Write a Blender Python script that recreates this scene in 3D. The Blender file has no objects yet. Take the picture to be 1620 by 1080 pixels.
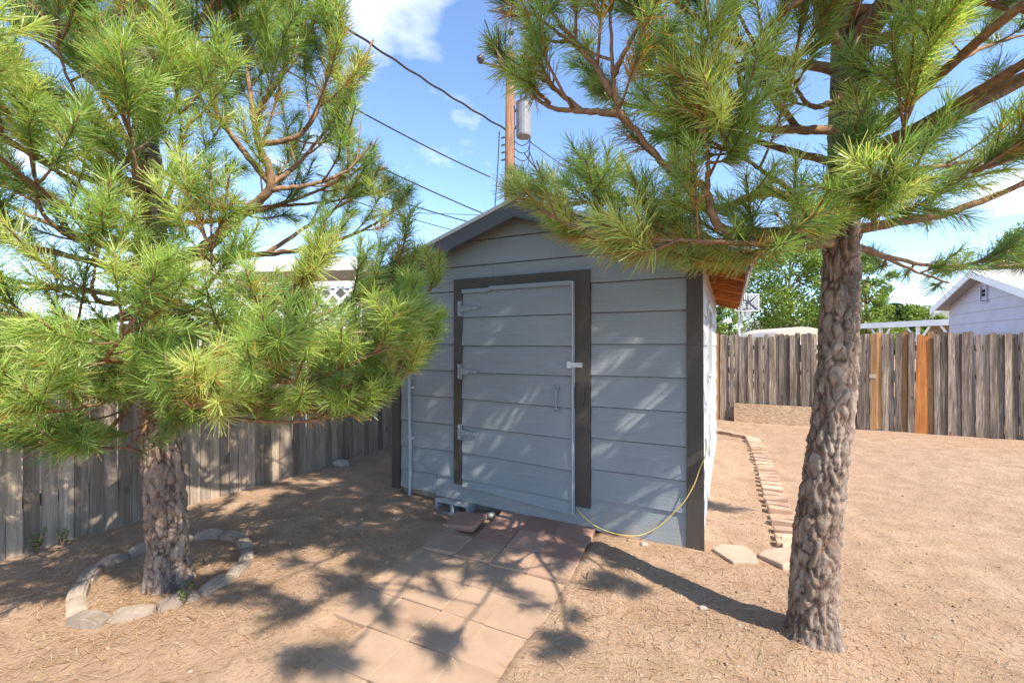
import bpy, bmesh, math, random
import numpy as np
from mathutils import Vector, Matrix, noise as mnoise

# ------------------------------------------------------------------ camera, sky, sun, exposure
SC = bpy.context.scene
COL = SC.collection
F, CH, HOR = 700.0, 1.6, 545.0          # focal length in photo pixels, eye height, horizon row
cam_d = bpy.data.cameras.new('camera'); cam = bpy.data.objects.new('camera', cam_d); COL.objects.link(cam)
cam.location = (0, 0, CH); cam.rotation_euler = (math.pi / 2, 0, 0)
cam_d.sensor_width = 36; cam_d.lens = F / 1620 * 36; cam_d.shift_y = (HOR - 540) / 1620
cam_d.clip_start = 0.05; cam_d.clip_end = 3000
SC.camera = cam
SUN_EL = math.radians(46); SUN_H = Vector((0.70, -0.714)).normalized()   # horizontal direction towards the sun
W = bpy.data.worlds.new('World'); SC.world = W; W.use_nodes = True
def world():
    nt = W.node_tree; N = nt.nodes; L = nt.links; N.clear()
    out = N.new('ShaderNodeOutputWorld'); bg = N.new('ShaderNodeBackground'); bg.inputs[1].default_value = 0.15
    sky = N.new('ShaderNodeTexSky'); sky.sky_type = 'NISHITA'; sky.sun_disc = False
    sky.sun_elevation = SUN_EL; sky.sun_rotation = math.atan2(SUN_H.x, SUN_H.y)
    sky.altitude = 1800; sky.air_density = 1.0; sky.dust_density = 0.15; sky.ozone_density = 3.0
    tc = N.new('ShaderNodeTexCoord'); sp = N.new('ShaderNodeSeparateXYZ'); L.new(tc.outputs['Generated'], sp.inputs[0])
    za = N.new('ShaderNodeMath'); za.operation = 'ADD'; za.inputs[1].default_value = 0.22; L.new(sp.outputs[2], za.inputs[0])
    dv = N.new('ShaderNodeVectorMath'); dv.operation = 'DIVIDE'
    cb = N.new('ShaderNodeCombineXYZ'); [L.new(za.outputs[0], cb.inputs[i]) for i in range(3)]
    L.new(tc.outputs['Generated'], dv.inputs[0]); L.new(cb.outputs[0], dv.inputs[1])
    mp = N.new('ShaderNodeMapping'); mp.inputs['Location'].default_value = (3.35, 1.15, 0); L.new(dv.outputs[0], mp.inputs[0])
    nz = N.new('ShaderNodeTexNoise'); nz.inputs['Scale'].default_value = 1.25; nz.inputs['Detail'].default_value = 7; nz.inputs['Roughness'].default_value = 0.52
    L.new(mp.outputs[0], nz.inputs['Vector'])
    rp = N.new('ShaderNodeValToRGB'); rp.color_ramp.elements[0].position = 0.57; rp.color_ramp.elements[1].position = 0.72
    L.new(nz.outputs[0], rp.inputs[0])
    mx = N.new('ShaderNodeMix'); mx.data_type = 'RGBA'
    L.new(rp.outputs[0], mx.inputs[0]); L.new(sky.outputs[0], mx.inputs[6]); mx.inputs[7].default_value = (5.2, 5.3, 5.5, 1)
    L.new(mx.outputs[2], bg.inputs[0]); L.new(bg.outputs[0], out.inputs[0])
world()
sun_d = bpy.data.lights.new('sun', 'SUN'); sun_d.energy = 3.7; sun_d.angle = math.radians(0.45); sun_d.color = (1.0, 0.91, 0.77)
sun = bpy.data.objects.new('sun', sun_d); COL.objects.link(sun)
to_sun = Vector((SUN_H.x * math.cos(SUN_EL), SUN_H.y * math.cos(SUN_EL), math.sin(SUN_EL)))
sun.rotation_euler = to_sun.to_track_quat('Z', 'Y').to_euler()
SC.view_settings.view_transform = 'Standard'; SC.view_settings.look = 'None'; SC.view_settings.gamma = 1
SC.view_settings.exposure = 1.42
SC.render.engine = 'CYCLES'
SC.cycles.use_denoising = True; SC.cycles.use_adaptive_sampling = True; SC.cycles.adaptive_threshold = 0.012
SC.cycles.max_bounces = 5; SC.cycles.transparent_max_bounces = 4; SC.cycles.diffuse_bounces = 3; SC.cycles.denoising_prefilter = 'FAST'
random.seed(7); RNG = np.random.default_rng(11)

# ------------------------------------------------------------------ frames
ANG = math.radians(26.2)
DD = Vector((math.sin(ANG), math.cos(ANG))); WW = Vector((DD.y, -DD.x)); RR = Vector((1.487, 3.446))
def S(x, y, z=0.0):                       # shed frame -> world
    return Vector((RR.x + x * WW.x + y * DD.x, RR.y + x * WW.y + y * DD.y, z))
def toS(X, Y):
    dx, dy = X - RR.x, Y - RR.y
    return dx * WW.x + dy * WW.y, dx * DD.x + dy * DD.y
def PX(px, py, Y):                        # photo pixel at a known distance -> world
    return Vector(((px - 810) / F * Y, Y, CH - (py - HOR) / F * Y))
def GN(px, py, z=0.0):                    # photo pixel on the ground
    Y = F * (CH - z) / (py - HOR); return Vector(((px - 810) / F * Y, Y, z))
def proj(p):
    return 810 + F * p[0] / p[1], HOR - F * (p[2] - CH) / p[1]

# ------------------------------------------------------------------ object helpers
def tag(o, label, cat, group=None, kind=None):
    if label: o['label'] = label
    if cat: o['category'] = cat
    if group: o['group'] = group
    if kind: o['kind'] = kind
    return o
def empty(name, loc=(0, 0, 0), rz=0.0, parent=None):
    o = bpy.data.objects.new(name, None); COL.objects.link(o); o.location = loc; o.rotation_euler = (0, 0, rz)
    o.empty_display_size = 0.1
    if parent: o.parent = parent
    return o
def link(name, me, m, parent=None, loc=None, rot=None):
    o = bpy.data.objects.new(name, me); COL.objects.link(o)
    if m and not me.materials: me.materials.append(m)
    if parent: o.parent = parent
    if loc is not None: o.location = loc
    if rot is not None: o.rotation_euler = rot
    return o
class MB:
    def __init__(s): s.v = []; s.f = []
    def add(s, v, f):
        n = len(s.v); s.v += [tuple(p) for p in v]; s.f += [tuple(i + n for i in q) for q in f]; return s
    def box(s, x0, x1, y0, y1, z0, z1):
        return s.hexa([(x0, y0, z0), (x1, y0, z0), (x1, y1, z0), (x0, y1, z0), (x0, y0, z1), (x1, y0, z1), (x1, y1, z1), (x0, y1, z1)])
    def hexa(s, p):
        return s.add(p, [(0, 3, 2, 1), (4, 5, 6, 7), (0, 1, 5, 4), (1, 2, 6, 5), (2, 3, 7, 6), (3, 0, 4, 7)])
    def prism(s, poly, y0, y1):           # polygon in x,z (counter-clockwise seen from -y) pushed from y0 to y1
        n = len(poly)
        v = [(x, y0, z) for x, z in poly] + [(x, y1, z) for x, z in poly]
        f = [tuple(range(n)), tuple(range(2 * n - 1, n - 1, -1))] + [((i + 1) % n, i, n + i, n + (i + 1) % n) for i in range(n)]
        return s.add(v, f)
    def tube(s, pts, rad, n=8, cap=True):
        pts = [Vector(p) for p in pts]; m = len(pts); rad = [rad] * m if isinstance(rad, (int, float)) else rad
        v = []; ref = Vector((0.31, 0.17, 0.94))
        for i, p in enumerate(pts):
            t = (pts[min(i + 1, m - 1)] - pts[max(i - 1, 0)])
            t = t.normalized() if t.length > 1e-9 else Vector((0, 0, 1))
            a = t.cross(ref)
            if a.length < 0.05: a = t.cross(Vector((1, 0, 0)))
            a.normalize(); b = t.cross(a)
            v += [p + (a * math.cos(2 * math.pi * k / n) + b * math.sin(2 * math.pi * k / n)) * rad[i] for k in range(n)]
        f = [(i * n + k, i * n + (k + 1) % n, (i + 1) * n + (k + 1) % n, (i + 1) * n + k) for i in range(m - 1) for k in range(n)]
        if cap: f += [tuple(range(n - 1, -1, -1)), tuple(range((m - 1) * n, m * n))]
        return s.add(v, f)
    def build(s, name, m, parent=None, loc=None, rot=None, smooth=False):
        me = bpy.data.meshes.new(name); me.from_pydata(s.v, [], s.f); me.validate()
        if smooth: me.shade_smooth()
        return link(name, me, m, parent, loc, rot)
def fast_mesh(name, verts, faces, tint=None, smooth=False):
    """verts (n,3), faces (m,k) all the same size k"""
    me = bpy.data.meshes.new(name); n, (m, k) = len(verts), faces.shape
    me.vertices.add(n); me.vertices.foreach_set('co', np.ascontiguousarray(verts, np.float32).ravel())
    me.loops.add(m * k); me.loops.foreach_set('vertex_index', np.ascontiguousarray(faces, np.int32).ravel())
    me.polygons.add(m); me.polygons.foreach_set('loop_start', np.arange(0, m * k, k, dtype=np.int32))
    me.update(calc_edges=True)
    if tint is not None:
        at = me.attributes.new('tint', 'FLOAT', 'FACE'); at.data.foreach_set('value', np.ascontiguousarray(tint, np.float32))
    if smooth: me.shade_smooth()
    return me
def rounded(name, sx, sy, sz, ch, jit=0.0, seg=1, seed=0):
    bm = bmesh.new(); bmesh.ops.create_cube(bm, size=1)
    for v in bm.verts: v.co = Vector((v.co.x * sx, v.co.y * sy, v.co.z * sz))
    bmesh.ops.bevel(bm, geom=bm.edges[:], offset=ch, segments=seg, affect='EDGES', profile=0.6)
    r = random.Random(seed)
    if jit:
        for v in bm.verts: v.co += Vector((r.uniform(-jit, jit), r.uniform(-jit, jit), r.uniform(-jit, jit)))
    me = bpy.data.meshes.new(name); bm.to_mesh(me); bm.free(); return me

# ------------------------------------------------------------------ materials
class NT:
    def __init__(s, name):
        s.m = bpy.data.materials.new(name); s.m.use_nodes = True; s.t = s.m.node_tree; s.t.nodes.clear()
        s.out = s.n('ShaderNodeOutputMaterial'); s.b = s.n('ShaderNodeBsdfPrincipled'); s.l(s.b.outputs[0], s.out.inputs[0])
    def n(s, t, **k):
        x = s.t.nodes.new(t)
        for a, v in k.items(): setattr(x, a, v)
        return x
    def l(s, a, b): s.t.links.new(a, b)
    def coord(s, kind='Object', scale=(1, 1, 1), rnd=True):
        tc = s.n('ShaderNodeTexCoord'); mp = s.n('ShaderNodeMapping'); mp.inputs['Scale'].default_value = scale
        if rnd:
            oi = s.n('ShaderNodeObjectInfo'); ml = s.n('ShaderNodeMath', operation='MULTIPLY'); ml.inputs[1].default_value = 37.0
            s.l(oi.outputs['Random'], ml.inputs[0])
            ad = s.n('ShaderNodeVectorMath', operation='ADD'); s.l(tc.outputs[kind], ad.inputs[0]); s.l(ml.outputs[0], ad.inputs[1]); s.l(ad.outputs[0], mp.inputs[0])
        else: s.l(tc.outputs[kind], mp.inputs[0])
        return mp.outputs[0]
    def noise(s, vec, scale, detail=5, rough=0.55, dist=0.0):
        x = s.n('ShaderNodeTexNoise'); x.inputs['Scale'].default_value = scale; x.inputs['Detail'].default_value = detail
        x.inputs['Roughness'].default_value = rough; x.inputs['Distortion'].default_value = dist; s.l(vec, x.inputs['Vector']); return x.outputs[0]
    def ramp(s, fac, stops):
        x = s.n('ShaderNodeValToRGB'); e = x.color_ramp.elements
        while len(e) < len(stops): e.new(0.5)
        for i, (p, c) in enumerate(stops): e[i].position = p; e[i].color = (*c, 1) if len(c) == 3 else c
        s.l(fac, x.inputs[0]); return x.outputs[0]
    def mix(s, fac, a, b, mode='MIX'):
        x = s.n('ShaderNodeMix', data_type='RGBA', blend_type=mode)
        for i, v in ((0, fac), (6, a), (7, b)):
            if isinstance(v, (int, float)): x.inputs[i].default_value = v
            elif isinstance(v, tuple): x.inputs[i].default_value = (*v, 1)
            else: s.l(v, x.inputs[i])
        return x.outputs[2]
    def bump(s, h, strength=0.3, dist=0.01, prev=None):
        x = s.n('ShaderNodeBump'); x.inputs['Strength'].default_value = strength; x.inputs['Distance'].default_value = dist
        s.l(h, x.inputs['Height'])
        if prev: s.l(prev, x.inputs['Normal'])
        return x.outputs[0]
    def done(s, col=None, rough=0.7, nrm=None, spec=0.4, metal=0.0):
        if col is not None:
            if isinstance(col, tuple): s.b.inputs['Base Color'].default_value = (*col, 1)
            else: s.l(col, s.b.inputs['Base Color'])
        s.b.inputs['Roughness'].default_value = rough; s.b.inputs['Metallic'].default_value = metal
        s.b.inputs['Specular IOR Level'].default_value = spec
        if nrm: s.l(nrm, s.b.inputs['Normal'])
        return s.m
    def rand(s):
        return s.n('ShaderNodeObjectInfo').outputs['Random']
    def attr(s, name):
        x = s.n('ShaderNodeAttribute', attribute_name=name); return x.outputs['Fac']
M = {}
def sc3(c, k): return tuple(min(1, x * k) for x in c)
def paint(name, c, grain=(2, 40, 40), bump=0.25, rough=0.55, var=0.14, wear=None):
    t = NT(name); g = t.coord('Object', grain); big = t.coord('Object', (1, 1, 1))
    gn = t.noise(g, 3, 6, 0.6); bn = t.noise(big, 2.3, 4)
    col = t.ramp(gn, [(0.3, sc3(c, 1 - var)), (0.7, sc3(c, 1 + var))])
    col = t.mix(t.ramp(bn, [(0.35, (0, 0, 0)), (0.7, (1, 1, 1))]), col, sc3(c, 1.12))
    if wear:
        wn = t.noise(t.coord('Object', (1, 1, 1)), 14, 8, 0.7)
        col = t.mix(t.ramp(wn, [(0.66, (0, 0, 0)), (0.72, (1, 1, 1))]), col, wear)
    if 'shed' in name or 'door' in name:
        sp = t.n('ShaderNodeSeparateXYZ'); t.l(t.coord('Object', (1, 1, 1), False), sp.inputs[0])
        dn = t.noise(t.coord('Object', (1, 1, 1)), 9, 7, 0.7); sb = t.n('ShaderNodeMath', operation='MULTIPLY_ADD')
        t.l(sp.outputs[2], sb.inputs[0]); sb.inputs[1].default_value = -0.9; t.l(dn, sb.inputs[2])
        col = t.mix(t.ramp(sb.outputs[0], [(0.30, (0, 0, 0)), (0.62, (0.55, 0.55, 0.55))]), col, (0.33, 0.27, 0.21))
        kn = t.noise(t.coord('Object', (0.5, 14, 14)), 2.0, 5, 0.6)
        col = t.mix(t.ramp(kn, [(0.56, (0, 0, 0)), (0.72, (0.4, 0.4, 0.4))]), col, sc3(c, 0.82))
    M[name] = t.done(col, rough, t.bump(gn, bump, 0.004))
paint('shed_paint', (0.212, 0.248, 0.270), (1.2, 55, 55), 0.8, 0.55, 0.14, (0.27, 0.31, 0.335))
paint('sunlit_side_paint', (0.42, 0.44, 0.455), (55, 1.2, 55), 0.35, 0.55, 0.08)  # same paint as the front, lightened to put sunlight into the colour
paint('door_paint', (0.217, 0.253, 0.275), (1.2, 55, 55), 0.8, 0.55, 0.14, (0.27, 0.31, 0.335))
paint('trim_brown', (0.055, 0.047, 0.041), (45, 45, 1.5), 0.4, 0.55, 0.2, (0.09, 0.078, 0.07))
paint('fascia_grey', (0.085, 0.092, 0.11), (1.5, 40, 40), 0.3, 0.55, 0.2)
paint('white_paint', (0.78, 0.78, 0.77), (5, 5, 5), 0.1, 0.5, 0.05)
paint('lavender_paint', (0.46, 0.45, 0.53), (30, 1, 30), 0.15, 0.6, 0.04)
paint('pale_metal', (0.52, 0.54, 0.55), (20, 20, 20), 0.1, 0.4, 0.1, (0.3, 0.3, 0.3))
paint('conduit_paint', (0.30, 0.345, 0.38), (20, 20, 20), 0.1, 0.4, 0.1)
paint('dark_metal', (0.05, 0.05, 0.055), (20, 20, 20), 0.1, 0.4, 0.1)
paint('concrete_block', (0.30, 0.31, 0.32), (12, 12, 12), 0.7, 0.9, 0.2)
paint('roofing', (0.16, 0.16, 0.165), (40, 40, 40), 0.8, 0.9, 0.3)
paint('roof_pale', (0.44, 0.41, 0.39), (30, 30, 30), 0.6, 0.9, 0.15)
paint('beige_vinyl', (0.55, 0.46, 0.36), (8, 8, 8), 0.1, 0.6, 0.08)
paint('yellow_cord', (0.62, 0.48, 0.14), (20, 20, 20), 0.05, 0.5, 0.1)
paint('blue_shade_wall', (0.50, 0.60, 0.68), (3, 3, 3), 0.1, 0.6, 0.05)
def wood(name, dark, mid, light, axis, bump=0.7, knots=True):
    t = NT(name)
    sc = [26, 26, 26]; sc[axis] = 1.3
    g = t.coord('Object', tuple(sc)); gn = t.noise(g, 2.2, 8, 0.65, 0.6)
    g2 = [9, 9, 9]; g2[axis] = 0.7
    st = t.noise(t.coord('Object', tuple(g2)), 1.6, 4, 0.6)
    col = t.ramp(gn, [(0.28, dark), (0.5, mid), (0.74, light)])
    col = t.mix(t.ramp(st, [(0.38, (0, 0, 0)), (0.66, (0.75, 0.75, 0.75))]), col, dark)
    hv = t.ramp(t.rand(), [(0.0, (0.62, 0.60, 0.58)), (0.5, (1, 1, 1)), (1.0, (1.35, 1.3, 1.2))])
    col = t.mix(1.0, col, hv, 'MULTIPLY')
    h = gn
    nb = t.bump(h, bump, 0.006)
    if knots:
        vo = t.n('ShaderNodeTexVoronoi'); k = [5, 5, 5]; k[axis] = 2.2
        t.l(t.coord('Object', tuple(k)), vo.inputs['Vector']); vo.inputs['Scale'].default_value = 1
        col = t.mix(t.ramp(vo.outputs['Distance'], [(0.05, (0.8, 0.8, 0.8)), (0.13, (0, 0, 0))]), col, sc3(dark, 0.55))
    M[name] = t.done(col, 0.85, nb, 0.2)
wood('fence_grey', (0.070, 0.054, 0.045), (0.255, 0.205, 0.165), (0.54, 0.46, 0.385), 2, 0.9)
wood('fence_pale', (0.19, 0.150, 0.118), (0.345, 0.282, 0.224), (0.50, 0.425, 0.345), 2, 0.7)
wood('fence_new', (0.22, 0.12, 0.055), (0.40, 0.235, 0.115), (0.52, 0.34, 0.185), 2, 0.4)
wood('fence_orange', (0.24, 0.085, 0.025), (0.40, 0.16, 0.05), (0.50, 0.235, 0.08), 2, 0.4)
wood('soffit_wood', (0.30, 0.10, 0.025), (0.52, 0.20, 0.05), (0.62, 0.30, 0.10), 0, 0.3)
wood('bare_wood', (0.28, 0.22, 0.17), (0.42, 0.34, 0.28), (0.52, 0.44, 0.37), 1, 0.4, False)
wood('pole_wood', (0.13, 0.068, 0.040), (0.265, 0.145, 0.085), (0.38, 0.235, 0.15), 2, 0.6, False)
def m_osb():
    t = NT('strand_board'); vo = t.n('ShaderNodeTexVoronoi'); t.l(t.coord('Object', (16, 16, 40)), vo.inputs['Vector']); vo.inputs['Scale'].default_value = 1.6
    sp = t.n('ShaderNodeSeparateColor'); t.l(vo.outputs['Color'], sp.inputs[0])
    col = t.ramp(sp.outputs[0], [(0, (0.27, 0.17, 0.10)), (0.5, (0.38, 0.26, 0.165)), (1, (0.46, 0.33, 0.215))])
    M['strand_board'] = t.done(col, 0.8, t.bump(vo.outputs['Distance'], 0.4, 0.004), 0.2)
m_osb()
def m_ground():
    t = NT('dirt'); c = t.coord('Object', (1, 1, 1), False)
    big = t.noise(c, 0.55, 5, 0.6); mid = t.noise(c, 4.5, 7, 0.62); fin = t.noise(c, 42, 8, 0.7); vf = t.noise(c, 170, 4, 0.7)
    col = t.ramp(mid, [(0.28, (0.272, 0.176, 0.114)), (0.5, (0.370, 0.250, 0.166)), (0.72, (0.440, 0.315, 0.220))])
    col = t.mix(t.ramp(big, [(0.36, (0.55, 0.55, 0.55)), (0.62, (0, 0, 0))]), col, (0.325, 0.212, 0.138))
    col = t.mix(t.ramp(fin, [(0.36, (0.65, 0.65, 0.65)), (0.5, (0, 0, 0))]), col, (0.215, 0.137, 0.087))
    col = t.mix(t.ramp(vf, [(0.60, (0, 0, 0)), (0.72, (0.55, 0.55, 0.55))]), col, (0.46, 0.36, 0.27))
    nb = t.bump(mid, 0.5, 0.035); nb = t.bump(fin, 0.8, 0.016, nb); nb = t.bump(vf, 0.4, 0.004, nb)
    M['dirt'] = t.done(col, 0.95, nb, 0.15)
m_ground()
def m_tint(name, stops, rough=0.6, trans=0.0, spec=0.3, trcol=None):
    t = NT(name); col = t.ramp(t.attr('tint'), stops); m = t.done(col, rough, None, spec)
    if trans:
        tr = t.n('ShaderNodeBsdfTranslucent'); mx = t.n('ShaderNodeMixShader'); mx.inputs[0].default_value = trans
        t.l(t.mix(1.0, col, trcol or (1.5, 1.5, 0.8), 'MULTIPLY'), tr.inputs[0]); t.l(t.b.outputs[0], mx.inputs[1]); t.l(tr.outputs[0], mx.inputs[2]); t.l(mx.outputs[0], t.out.inputs[0])
    M[name] = m
m_tint('pine_needles', [(0.0, (0.105, 0.185, 0.070)), (0.35, (0.215, 0.335, 0.090)), (0.7, (0.365, 0.490, 0.120)), (0.86, (0.52, 0.57, 0.20)), (0.9, (0.45, 0.27, 0.08)), (1.0, (0.42, 0.21, 0.07))], 0.36, 0.40, 0.6)
m_tint('leaves', [(0.0, (0.075, 0.135, 0.025)), (0.5, (0.165, 0.250, 0.045)), (1.0, (0.29, 0.35, 0.08))], 0.55, 0.35)
m_tint('far_needles', [(0.0, (0.025, 0.055, 0.028)), (0.5, (0.05, 0.09, 0.04)), (1.0, (0.08, 0.13, 0.055))], 0.6, 0.1)
m_tint('dry_litter', [(0.0, (0.20, 0.10, 0.045)), (0.4, (0.36, 0.21, 0.10)), (0.75, (0.43, 0.29, 0.165)), (1.0, (0.50, 0.38, 0.25))], 0.8)
m_tint('clods', [(0.0, (0.20, 0.13, 0.085)), (0.5, (0.36, 0.25, 0.17)), (1.0, (0.55, 0.46, 0.37))], 0.95)
m_tint('weed_leaf', [(0.0, (0.07, 0.14, 0.035)), (1.0, (0.19, 0.30, 0.09))], 0.5, 0.3)
def m_bark():
    t = NT('pine_bark'); c = t.coord('Object', (1, 1, 0.35), False)
    n1 = t.noise(c, 9, 8, 0.68); n2 = t.noise(c, 45, 6, 0.7)
    cr = t.attr('tint')
    n3 = t.noise(t.coord('Object', (1, 1, 0.7), False), 3.2, 5, 0.6)
    col = t.ramp(n1, [(0.25, (0.085, 0.058, 0.045)), (0.5, (0.205, 0.152, 0.118)), (0.75, (0.40, 0.325, 0.262))])
    col = t.mix(t.ramp(n3, [(0.42, (0, 0, 0)), (0.62, (0.5, 0.5, 0.5))]), col, (0.36, 0.300, 0.25))
    col = t.mix(t.ramp(cr, [(0.22, (0.95, 0.95, 0.95)), (0.50, (0, 0, 0))]), col, (0.060, 0.034, 0.025))
    n4 = t.noise(t.coord('Object', (1, 1, 0.55), False), 5.5, 6, 0.7)
    col = t.mix(t.ramp(n4, [(0.52, (0, 0, 0)), (0.62, (0.8, 0.8, 0.8))]), col, (0.095, 0.075, 0.066))
    n5 = t.noise(t.coord('Object', (1, 1, 0.5), False), 110, 5, 0.75)
    col = t.mix(t.ramp(n5, [(0.5, (0, 0, 0)), (0.66, (0.45, 0.45, 0.45))]), col, (0.42, 0.355, 0.29))
    col = t.mix(t.ramp(n2, [(0.36, (0.7, 0.7, 0.7)), (0.48, (0, 0, 0))]), col, (0.21, 0.115, 0.078))
    nb = t.bump(n1, 0.6, 0.03); nb = t.bump(n2, 0.7, 0.01, nb)
    M['pine_bark'] = t.done(col, 0.9, nb, 0.15)
m_bark()
def m_twig():
    t = NT('twig_bark'); n1 = t.noise(t.coord('Object', (1, 1, 1), False), 30, 6, 0.7)
    col = t.ramp(n1, [(0.3, (0.115, 0.070, 0.045)), (0.55, (0.245, 0.145, 0.082)), (0.8, (0.37, 0.255, 0.165))])
    M['twig_bark'] = t.done(col, 0.8, t.bump(n1, 0.8, 0.006), 0.2)
m_twig()
def m_paver():
    t = NT('paver'); c = t.coord('Object', (1, 1, 1)); fin = t.noise(c, 90, 5, 0.7); mid = t.noise(c, 5, 6, 0.6)
    rc = t.ramp(t.rand(), [(0, (0.30, 0.155, 0.115)), (0.5, (0.36, 0.20, 0.15)), (1, (0.40, 0.245, 0.185))])
    col = t.mix(t.ramp(fin, [(0.35, (0.5, 0.5, 0.5)), (0.6, (0, 0, 0))]), rc, (0.26, 0.14, 0.10))
    # dust trodden over the slabs away from the door
    dust = t.attr('dust'); wn = t.noise(t.coord('Object', (1, 1, 1), True), 3.2, 6, 0.65)
    ad = t.n('ShaderNodeMath', operation='ADD'); t.l(dust, ad.inputs[0]); t.l(wn, ad.inputs[1])
    col = t.mix(t.ramp(ad.outputs[0], [(0.62, (0.12, 0.12, 0.12)), (1.0, (0.92, 0.92, 0.92))]), col, t.ramp(mid, [(0.3, (0.325, 0.220, 0.146)), (0.7, (0.400, 0.286, 0.200))]))
    M['paver'] = t.done(col, 0.92, t.bump(fin, 0.35, 0.003), 0.2)
m_paver()
def m_stone(name, a, b, sc=8):
    t = NT(name); c = t.coord('Object', (1, 1, 1)); n1 = t.noise(c, sc, 7, 0.65); n2 = t.noise(c, sc * 9, 5, 0.7)
    col = t.ramp(n1, [(0.3, a), (0.7, b)]); col = t.mix(1.0, col, t.ramp(t.rand(), [(0, (0.8, 0.8, 0.8)), (1, (1.15, 1.13, 1.1))]), 'MULTIPLY')
    M[name] = t.done(col, 0.92, t.bump(n2, 0.5, 0.004, t.bump(n1, 0.4, 0.01)), 0.2)
m_stone('edging_concrete', (0.20, 0.16, 0.125), (0.38, 0.31, 0.25))
m_stone('edging_brick', (0.36, 0.22, 0.15), (0.52, 0.37, 0.27))
m_stone('pale_slab', (0.36, 0.26, 0.19), (0.46, 0.355, 0.27))
m_stone('rubble', (0.25, 0.22, 0.19), (0.45, 0.40, 0.35))
def m_simple(name, c, rough=0.5, metal=0.0):
    t = NT(name); n = t.noise(t.coord('Object', (1, 1, 1)), 6, 4); M[name] = t.done(t.ramp(n, [(0.3, sc3(c, 0.9)), (0.7, sc3(c, 1.1))]), rough, None, 0.4, metal)
m_simple('black_print', (0.03, 0.035, 0.05)); m_simple('board_white', (0.78, 0.79, 0.80)); m_simple('wire_black', (0.03, 0.03, 0.032))
m_simple('transformer_grey', (0.20, 0.205, 0.215), 0.6); m_simple('shade_black', (0.012, 0.012, 0.013), 0.9); m_simple('hill', (0.20, 0.20, 0.16), 0.95)
def m_glass():
    t = NT('window_glass'); M['window_glass'] = t.done((0.02, 0.025, 0.03), 0.06, None, 0.6)
m_glass()

# ------------------------------------------------------------------ ground
def fbm(x, y, z=0.0): return mnoise.fractal(Vector((x, y, z)), 1.0, 2.0, 4)
TREE_L = GN(268, 922); TREE_R = GN(1285, 1018)
def H(X, Y):
    lx, ly = toS(X, Y)
    h = 0.008 + 0.014 * fbm(X * 1.3, Y * 1.3, 3.1) + 0.009 * fbm(X * 5.5, Y * 5.5, 8.0)
    h += 0.05 * math.exp(-((X - TREE_R.x) ** 2 + (Y - TREE_R.y) ** 2) / 0.10) - 0.02 * math.exp(-((X - TREE_L.x) ** 2 + (Y - TREE_L.y) ** 2) / 0.2)
    h -= 0.11 * math.exp(-((lx + 2.25) ** 2 / 0.10 + (ly + 0.12) ** 2 / 0.05))
    # bed of the slab path
    if -2.25 < lx < -0.55 and ly < 0.2:
        k = max(0, min(1, (lx + (1.97 if ly > -1.97 else 1.67)) / 0.05)) * max(0, min(1, ((-0.79 if ly > -2.58 else -1.085) - lx) / 0.05))
        h = h * (1 - k) + k * (-0.030 + 0.25 * h)
    return h
def build_ground():
    def axis(a, b, st, far):
        mid = np.arange(a, b + 1e-6, st); o = []; d = st * 2.0; p = b
        while p < far: p += d; o.append(p); d *= 1.45
        lo = []; d = st * 2.0; p = a
        while p > -far: p -= d; lo.append(p); d *= 1.45
        return np.concatenate([np.array(lo[::-1]), mid, np.array(o)])
    xs = axis(-4.6, 6.5, 0.045, 900); ys = axis(0.6, 9.6, 0.045, 900)
    nx, ny = len(xs), len(ys); V = np.zeros((ny, nx, 3), np.float32)
    V[:, :, 0] = xs[None]; V[:, :, 1] = ys[:, None]
    for j in range(ny):
        for i in range(nx):
            if abs(xs[i]) < 12 and -3 < ys[j] < 14: V[j, i, 2] = H(xs[i], ys[j])
    idx = np.arange(nx * ny).reshape(ny, nx)
    Fc = np.stack([idx[:-1, :-1], idx[:-1, 1:], idx[1:, 1:], idx[1:, :-1]], -1).reshape(-1, 4)
    o = link('ground', fast_mesh('ground', V.reshape(-1, 3), Fc, None, True), M['dirt']); o['kind'] = 'structure'
    o['label'] = 'bare tan dirt yard strewn with dry pine needles'
build_ground()

# far hills
def hills():
    v = []; f = []; n = 60
    for i in range(n + 1):
        a = math.radians(20 + 60 * i / n); r = 620
        h = 26 + 22 * fbm(i * 0.13, 2.0) + 30 * math.exp(-((i - 34) / 9.0) ** 2)
        for k, (rr, hh) in enumerate(((r - 180, -2), (r - 60, h * 0.55), (r, h), (r + 160, -2))): v.append((rr * math.sin(a), rr * math.cos(a), hh))
    for i in range(n):
        for k in range(3): f.append((i * 4 + k, i * 4 + 4 + k, i * 4 + 5 + k, i * 4 + 1 + k))
    m = MB(); m.add(v, f); o = m.build('hills', M['hill'], smooth=True); o['kind'] = 'structure'
hills()

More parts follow.
